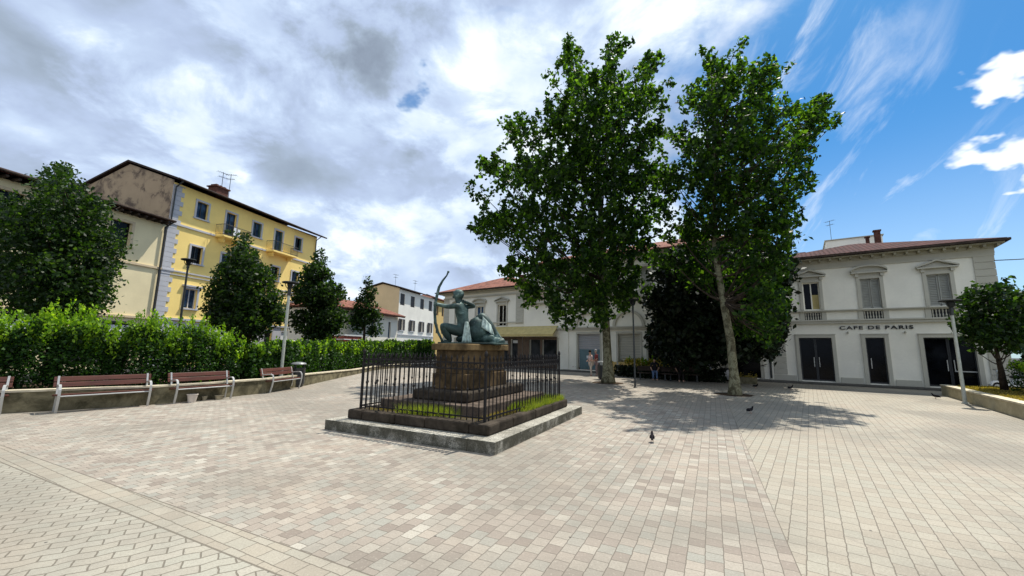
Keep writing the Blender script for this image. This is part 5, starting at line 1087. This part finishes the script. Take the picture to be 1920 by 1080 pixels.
# x right, y away from the viewer, z up; the archer faces left
J = [((-.20, .05, .30), (.15, .17)),      # 0 pelvis
     ((-.22, .03, .48), (.125, .15)),     # 1 waist
     ((-.27, .02, .70), (.14, .19)),      # 2 chest
     ((-.30, .01, .88), (.12, .17)),      # 3 shoulders
     ((-.33, 0, .99), .055),              # 4 neck
     ((-.37, 0, 1.10), (.085, .10)),      # 5 head
     ((-.36, 0, 1.21), (.075, .085)),     # 6 crown
     ((-.36, -.17, .90), .065),           # 7 left shoulder
     ((-.56, -.20, .86), .050),           # 8 left elbow
     ((-.78, -.22, .90), .036),           # 9 left wrist
     ((-.86, -.22, .92), .045),           # 10 left hand
     ((-.20, .19, .92), .065),            # 11 right shoulder
     ((.02, .26, .93), .050),             # 12 right elbow
     ((-.16, .08, 1.0), .034),            # 13 right wrist
     ((-.22, .02, 1.02), .04),            # 14 right hand
     ((-.34, -.12, .28), .135),           # 15 left hip
     ((-.70, -.16, .43), .105),           # 16 left knee
     ((-.58, -.14, .22), .085),           # 17 left calf
     ((-.50, -.12, .06), .055),           # 18 left ankle
     ((-.68, -.14, .03), .042),           # 19 left toes
     ((-.02, .14, .30), .135),            # 20 right hip
     ((.14, .10, .58), .115),             # 21 right thigh
     ((.22, .06, .70), .10),              # 22 right knee
     ((.42, .04, .44), .078),             # 23 right calf
     ((.60, .02, .20), .052),             # 24 right ankle
     ((.74, -.02, .06), .040)]            # 25 right toes
E_ = [(0, 1), (1, 2), (2, 3), (3, 4), (4, 5), (5, 6), (3, 7), (7, 8), (8, 9), (9, 10), (3, 11), (11, 12), (12, 13), (13, 14), (0, 15), (15, 16), (16, 17), (17, 18), (18, 19), (0, 20), (20, 21), (21, 22), (22, 23), (23, 24), (24, 25)]
J = [(p, tuple(q * (1.17 if i != 6 else 1.1) for q in r_) if isinstance(r_, tuple) else r_ * 1.2) for i, (p, r_) in enumerate(J)]
body = skin('body', J, E_, MT['bronze'], st)
h = MB(); h.ball((-.36, 0, 1.18), .128, (1.05, .95, 1.0), 12, 9, .07); h.ball((-.47, 0, 1.12), .03, (1.3, .7, 1), 8, 6); h.ball((-.43, 0, 1.235), .055, (1.4, .9, .6), 8, 6, .1); h.build('hair', MT['bronze'], st, smooth=True)
h = MB()
for k in range(4): h.tube([(-.84, -.20, .955 - k * .024), (-.885, -.215, .955 - k * .024), (-.90, -.245, .953 - k * .024), (-.87, -.262, .951 - k * .024)], [.012, .012, .011, .008], 6)
h.tube([(-.83, -.25, .93), (-.85, -.27, .965), (-.875, -.26, .985)], [.013, .012, .009], 6)
for k in range(4): h.tube([(-.22, .0, 1.05 - k * .022), (-.26, -.02, 1.05 - k * .022), (-.25, -.045, 1.045 - k * .022)], [.012, .011, .008], 6)
h.build('fingers', MT['bronze'], st, smooth=True)
bw = [(-.60, -.22, 1.68), (-.63, -.22, 1.60), (-.72, -.22, 1.48), (-.80, -.22, 1.32), (-.84, -.22, 1.12), (-.87, -.22, .92), (-.875, -.22, .72), (-.85, -.22, .48), (-.78, -.22, .26), (-.69, -.22, .10), (-.66, -.22, -.0)]
h = MB(); h.tube(bw, [.022, .018, .026, .032, .034, .032, .034, .034, .030, .026, .03], 8); h.ball((-.595, -.22, 1.69), .03, n=8, m_=6); h.build('bow', MT['pole_dark'] if False else MT['bronze'], st, smooth=True)
# drapery and the rock he rests on
h = MB(); prof = []
h.ball((.12, .05, .26), .30, (.95, .85, .90), 18, 12, .09); h.ball((.32, .04, .14), .20, (1.3, 1.0, .75), 14, 9, .10); h.ball((-.12, .04, .13), .22, (1.2, 1.0, .65), 14, 9, .1)
h.build('rock', MT['bronze'], st, smooth=True)
def cloth(pts_top, pts_bot, depth, mat, nm, folds=7, amp=.035):
    mb = MB(); n = 28; m_ = 8; vs = []
    for j in range(m_ + 1):
        t = j / m_
        for i in range(n + 1):
            u = i / n; a = Vector(pts_top[0]).lerp(Vector(pts_top[1]), u); b = Vector(pts_bot[0]).lerp(Vector(pts_bot[1]), u); p = a.lerp(b, t)
            p.y += -amp * math.sin(u * folds * 2 * pi + t) * (.4 + .6 * t) - depth * math.sin(pi * u) * (1 - .3 * t); vs.append(tuple(p))
    fs = [(j * (n + 1) + i, j * (n + 1) + i + 1, (j + 1) * (n + 1) + i + 1, (j + 1) * (n + 1) + i) for j in range(m_) for i in range(n)]
    mb.add(vs, fs); o = mb.build(nm, mat, st, smooth=True); sd_ = o.modifiers.new('solid', 'SOLIDIFY'); sd_.thickness = .02; return o
cloth([(-.17, -.15, .52), (-.09, -.17, .52)], [(-.22, -.22, .04), (.0, -.24, .04)], .05, MT['guano'], 'hanging_drapery', 3, .02)
h = MB(); h.ball((.10, .02, .42), .20, (1.0, .9, 1.15), 16, 11, .07); h.ball((-.02, .0, .22), .17, (.9, .9, 1.2), 14, 9, .08); h.build('drapery', MT['bronze'], st, smooth=True)
cloth([(.24, -.06, .66), (.44, -.06, .46)], [(.22, -.16, .40), (.52, -.14, .22)], .04, MT['guano'], 'leg_cloth', 3, .02)
h = MB(); h.add([(.40, -.12, 0), (.78, -.10, 0), (.78, .16, 0), (.40, .16, 0), (.50, .02, .42)], [(0, 3, 2, 1), (0, 1, 4), (1, 2, 4), (2, 3, 4), (3, 0, 4)]); h.ball((.58, .0, .08), .16, (1.2, .8, .6), 10, 7, .12); h.build('shield_rock', MT['bronze'], st, smooth=False)
h = MB(); h.slab([(-.74, -.42), (.5, -.66), (.86, .1), (.6, .4), (-.5, .62), (-.82, .1)], 0, .035); h.build('plinth', MT['bronze'], st, bevel=.01)

# ------------------------------------------------------------------ benches
def bench(loc, rz, L_, label):
    """local X along the seat, +Y towards the plaza"""
    root = empty('park_bench', loc, rz, label, 'bench', 'wooden benches along the low wall')
    h = L_ / 2
    for i, (y, z) in enumerate(((.17, .445), (.05, .435), (-.07, .43))):
        pass
    s_ = MB(); 
    for y in (.20, .085, -.03): s_.box(-h - .08, h + .08, y - .052, y + .052, .42 + (.2 - y) * -.12, .455 + (.2 - y) * -.12)
    s_.build('seat', MT['wood'], root, bevel=.008)
    b_ = MB()
    for k in range(2):
        z0 = .60 + k * .135; y = -.15 - k * .035
        b_.add([(-h - .08, y + .018, z0), (h + .08, y + .018, z0), (h + .08, y - .018, z0), (-h - .08, y - .018, z0), (-h - .08, y - .017, z0 + .118), (h + .08, y - .017, z0 + .118), (h + .08, y - .053, z0 + .118), (-h - .08, y - .053, z0 + .118)],
               [(0, 3, 2, 1), (4, 5, 6, 7), (0, 1, 5, 4), (1, 2, 6, 5), (2, 3, 7, 6), (3, 0, 4, 7)])
    b_.build('backrest', MT['wood'], root, bevel=.008)
    def bar_path(pts, x, w=.05, t=.016):
        mb = MB(); n = len(pts)
        vs = []
        for i, (y, z) in enumerate(pts):
            a = pts[max(i - 1, 0)]; c = pts[min(i + 1, n - 1)]; dy, dz = c[0] - a[0], c[1] - a[1]; l = math.hypot(dy, dz); ny, nz = -dz / l * t, dy / l * t
            vs += [(x - w / 2, y + ny, z + nz), (x + w / 2, y + ny, z + nz), (x + w / 2, y - ny, z - nz), (x - w / 2, y - ny, z - nz)]
        fs = [(4 * i + k, 4 * i + (k + 1) % 4, 4 * i + 4 + (k + 1) % 4, 4 * i + 4 + k) for i in range(n - 1) for k in range(4)] + [(0, 1, 2, 3), (4 * n - 1, 4 * n - 2, 4 * n - 3, 4 * n - 4)]
        return mb.add(vs, fs)
    for x in (-h, h):
        bar_path([(.20, 0), (.255, .22), (.285, .42), (.28, .56), (.24, .64), (.17, .67), (.05, .665), (-.08, .655), (-.16, .65)], x).build('armrest_leg', MT['galv'], root)
        bar_path([(-.14, 0), (-.10, .25), (-.08, .42), (-.14, .60), (-.22, .87)], x, .04).build('back_leg', MT['galv'], root)
    c_ = MB(); c_.tube([(-h, .262, .40), (h, .262, .40)], .016, 8); c_.tube([(-h, -.08, .39), (h, -.08, .39)], .014, 8); c_.build('seat_rail', MT['galv'], root)
    return root
def bench_between(a, b, label, off=.20):
    ax, ay = a; bx, by = b; l = math.hypot(bx - ax, by - ay); dx, dy = (bx - ax) / l, (by - ay) / l
    # a is the left end seen from the plaza; +Y local must face the plaza (right-hand side of a->b)
    rz = math.atan2(-dy, -dx); fy = (-sin(rz), cos(rz))
    return bench(((ax + bx) / 2 - fy[0] * off, (ay + by) / 2 - fy[1] * off, 0), rz, l, label)
bench_between((-11.12, 10.09), (-10.12, 11.47), 'red-brown slatted bench, the nearest one wholly in view at the left')
bench_between((-9.78, 11.95), (-9.06, 13.27), 'red-brown slatted bench with plant pots beneath it')
bench_between((-8.72, 14.83), (-8.58, 16.55), 'red-brown slatted bench beside the black litter bin')
bench_between((-13.35, 8.55), (-12.12, 9.80), 'bench cut off by the left edge, only its silver arm in view')
# ------------------------------------------------------------------ small things by the wall
def pot(loc, r0, h, mat, label, plant=False):
    root = empty('plant_pot', loc, 0, label, 'plant pot', 'pots under the bench'); m_ = MB(); m_.lathe([(r0 * .72, 0), (r0, h * .92), (r0 * 1.08, h * .92), (r0 * 1.08, h), (r0 * .95, h), (r0 * .9, h * .8)], n=18); m_.build('pot', mat, root, smooth=False)
    m_ = MB(); m_.lathe([(r0 * .9, h * .82), (r0 * .3, h * .86)], n=14); m_.build('earth', MT['soil'], root); return root
pot((-9.50, 12.25, 0), .13, .24, MT['terracotta_pale'], 'tallest pale plant pot under the bench'); pot((-9.48, 12.72, 0), .075, .13, MT['concrete_pot'], 'smallest of the pots, between the other two'); pot((-9.22, 12.98, 0), .12, .13, MT['concrete_pot'], 'wide low mossy pot at the right of the three')
def litter_bin(loc, label, r0=.26, h=1.0):
    root = empty('litter_bin', loc, 0, label, 'litter bin'); m_ = MB(); m_.lathe([(r0 * .9, .04), (r0 * .92, .1), (r0, .12), (r0, h * .72), (r0 * 1.04, h * .74), (r0 * 1.04, h * .78)], n=24); m_.build('body', MT['black_plastic'], root, smooth=False)
    for k in range(3):
        m_ = MB(); a = k * 2.1 + .4; m_.box(r0 * .8 * cos(a) - .02, r0 * .8 * cos(a) + .02, r0 * .8 * sin(a) - .02, r0 * .8 * sin(a) + .02, h * .77, h * .93); m_.build('lid_support', MT['black_plastic'], root)
    m_ = MB(); m_.lathe([(r0 * 1.06, h * .92), (r0 * 1.1, h * .95), (r0 * .9, h * 1.0), (r0 * .3, h * 1.03)], n=24); m_.build('lid', MT['steel_rim'], root, smooth=False)
    m_ = MB(); m_.lathe([(r0 * .7, 0), (r0 * .7, .05)], n=16); m_.build('foot', MT['black_plastic'], root); return root
litter_bin((-8.98, 17.15, 0), 'round black litter bin with grey lid at the end of the benches', .27, 1.0)
litter_bin((5.50, 24.2, 0), 'dark litter bin beside the straight plane tree', .30, 1.05)
# ------------------------------------------------------------------ street lamps
def lamp(loc, h, dark_from, label, r0=.055, rz=0.0, body='pole_light'):
    root = empty('street_lamp', loc, rz, label, 'street lamp', 'disc-topped street lamps')
    m_ = MB(); m_.lathe([(r0 * 1.9, 0), (r0 * 1.9, .03), (r0 * 1.15, .05), (r0, .5), (r0 * .85, h - dark_from)], n=14); m_.build('pole', MT[body], root, smooth=False)
    m_ = MB(); m_.lathe([(r0 * 1.15, h - dark_from - .02), (r0 * 1.15, h - .30), (r0 * .6, h - .27)], n=12)
    for a in (0, pi): m_.tube([(0, 0, h - .34), (cos(a) * .14, 0, h - .2), (cos(a) * .20, 0, h - .03)], .016, 6)
    m_.build('bracket', MT['pole_dark'], root)
    m_ = MB(); m_.lathe([(.07, h - .26), (.11, h - .10), (.10, h - .06)], n=14); m_.build('lamp_glass', MT['lamp_disc'], root, smooth=True)
    m_ = MB(); m_.lathe([(.10, h - .05), (.30, h - .04), (.32, h - .01), (.28, h + .02), (.05, h + .05)], n=24); m_.build('disc', MT['lamp_disc'] if body == 'pole_light' else MT['lamp_disc'], root, smooth=False)
    return root
lamp((16.61, 14.93, 0), 3.80, .55, 'street lamp with pale pole in front of the right-hand cafe door')
lamp((5.86, 19.13, 0), 4.16, .5, 'slim dark street lamp standing between the two plane trees', .042, .5, 'pole_dark')
lamp((-9.55, 16.9, .42), 3.98, .55, 'pale street lamp with dark head rising behind the farthest bench', .062, .6)
lamp((-15.7, 18.9, 0), 5.75, .4, 'thin grey street lamp in front of the yellow building', .05, .3, 'pole_dark')
# ------------------------------------------------------------------ planters near the trees
def trough(loc, rz, L_, W_, h, label, mat, leafm, fl=None, seedv=0, n=700, cat='planter'):
    root = empty('planter', loc, rz, label, cat); m_ = MB(); t = .05
    m_.box(-L_ / 2, L_ / 2, -W_ / 2, -W_ / 2 + t, 0, h); m_.box(-L_ / 2, L_ / 2, W_ / 2 - t, W_ / 2, 0, h); m_.box(-L_ / 2, -L_ / 2 + t, -W_ / 2 + t, W_ / 2 - t, 0, h); m_.box(L_ / 2 - t, L_ / 2, -W_ / 2 + t, W_ / 2 - t, 0, h); m_.box(-L_ / 2 + t, L_ / 2 - t, -W_ / 2 + t, W_ / 2 - t, .05, h * .85)
    m_.build('trough', mat, root, bevel=.008); r_ = np.random.default_rng(seedv + 60)
    p = np.stack([r_.uniform(-L_ / 2, L_ / 2, n), r_.normal(size=n) * W_ * .3, h * .9 + np.abs(r_.normal(size=n)) * .12], 1); leaf_mesh('plants', p, .09, leafm, root, up=.5, seedv=seedv)
    if fl is not None:
        p = np.stack([r_.uniform(-L_ / 2, L_ / 2, n // 5), r_.normal(size=n // 5) * W_ * .3, h * .95 + np.abs(r_.normal(size=n // 5)) * .14], 1); leaf_mesh('flowers', p, .07, fl, root, seedv=seedv + 1)
    return root
MT['red_flower'] = plain('pinkish_flowers', (.42, .12, .12), .7, .3)
trough((13.1, 22.6, 0), pal_rot, 1.05, .45, .36, 'mossy stone trough planter at the foot of the leaning plane tree', MT['kerbwall'], LF['drygrass'], seedv=1, n=160)
trough((5.9, 32.2, 0), pal_rot, 3.0, .45, .3, 'long low planter with greenery and pink flowers by the teal gate', MT['brick'], LF['hedge'], MT['red_flower'], seedv=2)
trough((9.6, 29.3, 0), pal_rot, 4.6, .4, .85, 'orange-brown planter wall behind the yellow shrubs', MT['ochre'], LF['yellowleaf'], seedv=3)
# ------------------------------------------------------------------ kiosk and car beyond the hedge
ks = empty('kiosk', (-13.2, 31.5, 0), WR, 'red and white kiosk roof showing over the hedge', 'kiosk')
k = MB(); k.box(-1.0, 1.0, -.8, .8, 0, 1.98); k.build('body', MT['white_house'], ks); k = MB(); k.box(-1.1, 1.1, -.9, .9, 1.98, 2.48); k.build('fascia', MT['sign_red'], ks)
k = MB(); k.box(-1.15, 1.15, -.95, .95, 2.48, 2.58); k.box(-1.12, 1.12, -.92, .92, 2.18, 2.25); k.build('roof_edge', MT['sign_white'], ks)
cr_ = empty('parked_van', (-14.2, 29.5, 0), WR, 'white van roof just visible over the hedge left of the kiosk', 'van')
k = MB(); k.prism([(-2.0, .4), (2.1, .4), (2.15, .95), (1.9, 1.15), (1.2, 1.95), (-1.8, 2.05), (-2.0, 1.7)], -.85, .85); k.build('body', MT['white_paint'], cr_, bevel=.06)
k = MB(); k.prism([(1.35, 1.25), (1.82, 1.2), (1.22, 1.82), (-1.2, 1.85), (-1.2, 1.3)], -.855, .855); k.build('windows', MT['glass'], cr_)
for x in (-1.3, 1.35):
    for y in (-.78, .78):
        k = MB(); k.tube([(x, y - .1, .34), (x, y + .1, .34)], .34, 18); w = k.build('wheel', MT['rubber'], cr_)
# ------------------------------------------------------------------ scooters
def scooter(loc, rz, label, group='parked scooters'):
    root = empty('motor_scooter', loc, rz, label, 'scooter', group)
    for x in (-.55, .62):
        k = MB(); pts = [(x + .19 * cos(t), 0, .24 + .19 * sin(t)) for t in np.linspace(0, 2 * pi, 17)]; k.tube(pts, .05, 6, cap=False); w = k.build('wheel', MT['rubber'], root, smooth=True); k = MB(); k.tube([(x, -.04, .24), (x, .04, .24)], .14, 12); k.build('rim', MT['galv'], w)
    k = MB(); k.prism([(-.80, .42), (-.35, .30), (.0, .26), (.38, .28), (.46, .85), (.40, .88), (.28, .42), (.02, .36), (-.10, .62), (-.60, .70), (-.86, .60)], -.15, .15); k.build('body', MT['white_paint'], root, bevel=.04)
    k = MB(); k.prism([(-.80, .70), (-.10, .64), (.0, .70), (-.12, .78), (-.50, .80), (-.82, .80)], -.13, .13); k.build('seat', MT['dark_seat'], root, bevel=.03)
    k = MB(); k.tube([(.62, 0, .24), (.50, 0, .60), (.40, 0, .98)], .03, 8); k.tube([(.36, -.32, 1.02), (.42, 0, .98), (.36, .32, 1.02)], .018, 8); k.build('steering', MT['pole_dark'], root)
    k = MB(); k.ball((.46, 0, .93), .09, (.9, 1.1, .9)); k.build('headlight', MT['white_paint'], root, smooth=True)
    k = MB(); k.tube([(.62 + .25 * cos(t), 0, .24 + .25 * sin(t)) for t in np.linspace(.2, 2.7, 8)], .06, 6); k.build('mudguard', MT['white_paint'], root, smooth=True)
    return root
s1_ = scooter((22.6, 18.3, .10), pal_rot + .5, 'white scooter parked behind the low wall near the cafe corner')
s2_ = scooter((12.3, 24.0, 0), pal_rot + .3, 'white scooter in the shade just left of the leaning plane tree')
# ------------------------------------------------------------------ pigeons
def pigeon(loc, rz, label, s=1.0):
    root = empty('pigeon', loc, rz, label, 'pigeon', 'pigeons on the paving'); root.scale = (s, s, s)
    J = [((0, 0, .115), (.048, .052)), ((.05, 0, .13), (.050, .050)), ((.085, 0, .165), (.028, .028)), ((.10, 0, .205), (.022, .022)), ((.108, 0, .228), (.022, .02)), ((-.07, 0, .10), (.032, .036)), ((-.16, 0, .075), (.022, .008))]
    skin('body', J, [(0, 1), (1, 2), (2, 3), (3, 4), (0, 5), (5, 6)], MT['pigeon'], root, sub=1)
    k = MB(); k.tube([(.125, 0, .228), (.152, 0, .22)], [.008, .002], 6); k.build('beak', MT['black_plastic'], root)
    for y in (-.022, .022):
        k = MB(); k.tube([(.0, y, .08), (.005, y, .004)], .005, 5); k.tube([(-.015, y, .004), (.03, y, .004)], .004, 5); k.build('leg', MT['skin'], root)
    for y in (-1, 1):
        k = MB(); k.ball((-.03, y * .045, .118), .07, (1.25, .16, .55), 10, 8); k.build('wing', MT['pigeon_light'], root, smooth=True)
    return root
pigeon((2.75, 8.01, 0), R(70), 'dark pigeon nearest the camera, in the middle of the sunny paving', .85)
pigeon((6.92, 11.83, 0), R(15), 'dark pigeon at the edge of the tree shadow', .9)
pigeon((13.25, 19.25, 0), R(0), 'pigeon walking in the sun in front of the cafe, left of its doors')
pigeon((17.06, 16.37, 0), R(150), 'small pigeon near the end of the low pale wall, by the right-hand cafe door')
pigeon((11.95, 19.84, 0), R(-60), 'pigeon pecking in the broken shade right of the leaning plane tree')
# ------------------------------------------------------------------ people
def person(loc, rz, label, top, legs, hair, seated=False, h=1.68, bend=0.0, female=False):
    root = empty('person', loc, rz, label, 'person'); k = h / 1.7
    if seated: hip = (0, 0, .50); knee = lambda s: (.42, s * .10, .50); ank = lambda s: (.42, s * .11, .08); toe = lambda s: (.56, s * .12, .04)
    else: hip = (0, 0, .92); knee = lambda s: (.03 + s * .06, s * .09, .50); ank = lambda s: (-.02 + s * .05, s * .10, .08); toe = lambda s: (.12 + s * .05, s * .11, .035)
    b = bend; H = hip[2]
    up = lambda d, y=0, x=0: (x + b * d * 1.0, y, H + d * math.sqrt(max(.2, 1 - b * b)))
    sh = .17 if female else .19
    J = [(hip, (.12, .14)), (up(.2), (.10, .125)), (up(.38), (.11, .15)), (up(.50), (.07, .11)), (up(.58), .05), (up(.66, 0, .02), (.075, .075)), (up(.77, 0, .02), (.08, .07))]
    E2 = [(0, 1), (1, 2), (2, 3), (3, 4), (4, 5), (5, 6)]; top_v = [0, 1, 2, 3]
    for s in (-1, 1):
        n = len(J); J += [(up(.49, s * sh), .055), (up(.24, s * (sh + .04), .03), .042), (up(.10, s * (sh - .02), .22), .032), (up(.08, s * (sh - .04), .30), .034)]; E2 += [(3, n), (n, n + 1), (n + 1, n + 2), (n + 2, n + 3)]
    for s in (-1, 1):
        n = len(J); J += [((hip[0], s * .09, hip[2] - .03), .095), (knee(s), .062), (ank(s), .042), (toe(s), .035)]; E2 += [(0, n), (n, n + 1), (n + 1, n + 2), (n + 2, n + 3)]
    J = [((p[0] * k, p[1] * k, p[2] * k), r_) for p, r_ in J]
    skin('body', J, E2, MT['skin'], root, sub=1)
    g_ = lambda i, e: (J[i][0], tuple(q + e for q in (J[i][1] if isinstance(J[i][1], tuple) else (J[i][1],) * 2)))
    skin('shirt', [g_(0, .012), g_(1, .015), g_(2, .015), g_(3, .014), g_(7, .016), g_(8, .014), g_(11, .016), g_(12, .014)], [(0, 1), (1, 2), (2, 3), (3, 4), (4, 5), (3, 6), (6, 7)], top, root, sub=1)
    skin('trousers', [g_(0, .016), g_(15, .014), g_(16, .014), g_(17, .012), g_(19, .014), g_(20, .014), g_(21, .012)], [(0, 1), (1, 2), (2, 3), (0, 4), (4, 5), (5, 6)], legs, root, sub=1)
    c = Vector(J[6][0]); m_ = MB(); m_.ball((c.x - .012, c.y, c.z + .015), .098, (1, .86, 1.0), 12, 9); m_.build('hair', hair, root, smooth=True)
    c = Vector(J[5][0]); m_ = MB(); m_.ball((c.x + .095, c.y, c.z + .03), .016, (1, .8, 1.3), 8, 6); m_.build('nose', MT['skin'], root, smooth=True)
    return root
cl = lambda n, c: plain(n, c, .85, .12, 12)
person((5.35, 26.9, 0), R(200), 'woman in a pale pink top walking by the black bin near the plane tree', cl('pale_pink_cotton', (.62, .46, .43)), cl('cream_cotton', (.55, .47, .40)), plain('dark_hair', (.03, .02, .015)), female=True, h=1.62, bend=.10)
person((5.80, 27.2, 0), R(185), 'person in a dark red top walking close behind the woman in pink', cl('dark_red_cotton', (.22, .06, .06)), cl('grey_pink_cotton', (.36, .26, .25)), plain('grey_hair', (.40, .38, .36)), h=1.66, bend=.08)
person((8.60, 24.15, 0), R(-110), 'person in dark top and blue jeans sitting in the shade, left of two', cl('black_cotton', (.02, .02, .025)), cl('blue_denim', (.10, .15, .26)), plain('black_hair', (.012, .01, .01)), seated=True)
person((9.75, 23.35, 0), R(-105), 'person in black sitting in the shade, right of two', cl('charcoal_cotton', (.03, .025, .025)), cl('dark_cotton', (.025, .02, .02)), plain('brown_hair', (.04, .02, .012)), seated=True)
def simple_bench(loc, rz, label):
    root = empty('shaded_bench', loc, rz, label, 'bench'); m_ = MB(); m_.box(-.22, .2, -1.0, 1.0, .38, .42); m_.build('seat', MT['eave'], root, bevel=.006)
    for y in (-.85, .85): m_ = MB(); m_.box(-.16, .16, y - .03, y + .03, 0, .38); m_.build('leg', MT['pole_dark'], root)
    m_ = MB(); m_.box(-.27, -.23, -1.0, 1.0, .52, .80); m_.build('backrest', MT['eave'], root, bevel=.006)
    return root
simple_bench((8.62, 24.2, 0), R(-110), 'dark wooden bench in the shade under the left of two seated people'); simple_bench((9.80, 23.4, 0), R(-105), 'dark wooden bench in the shade under the right of two seated people')
bpy.context.view_layer.update()
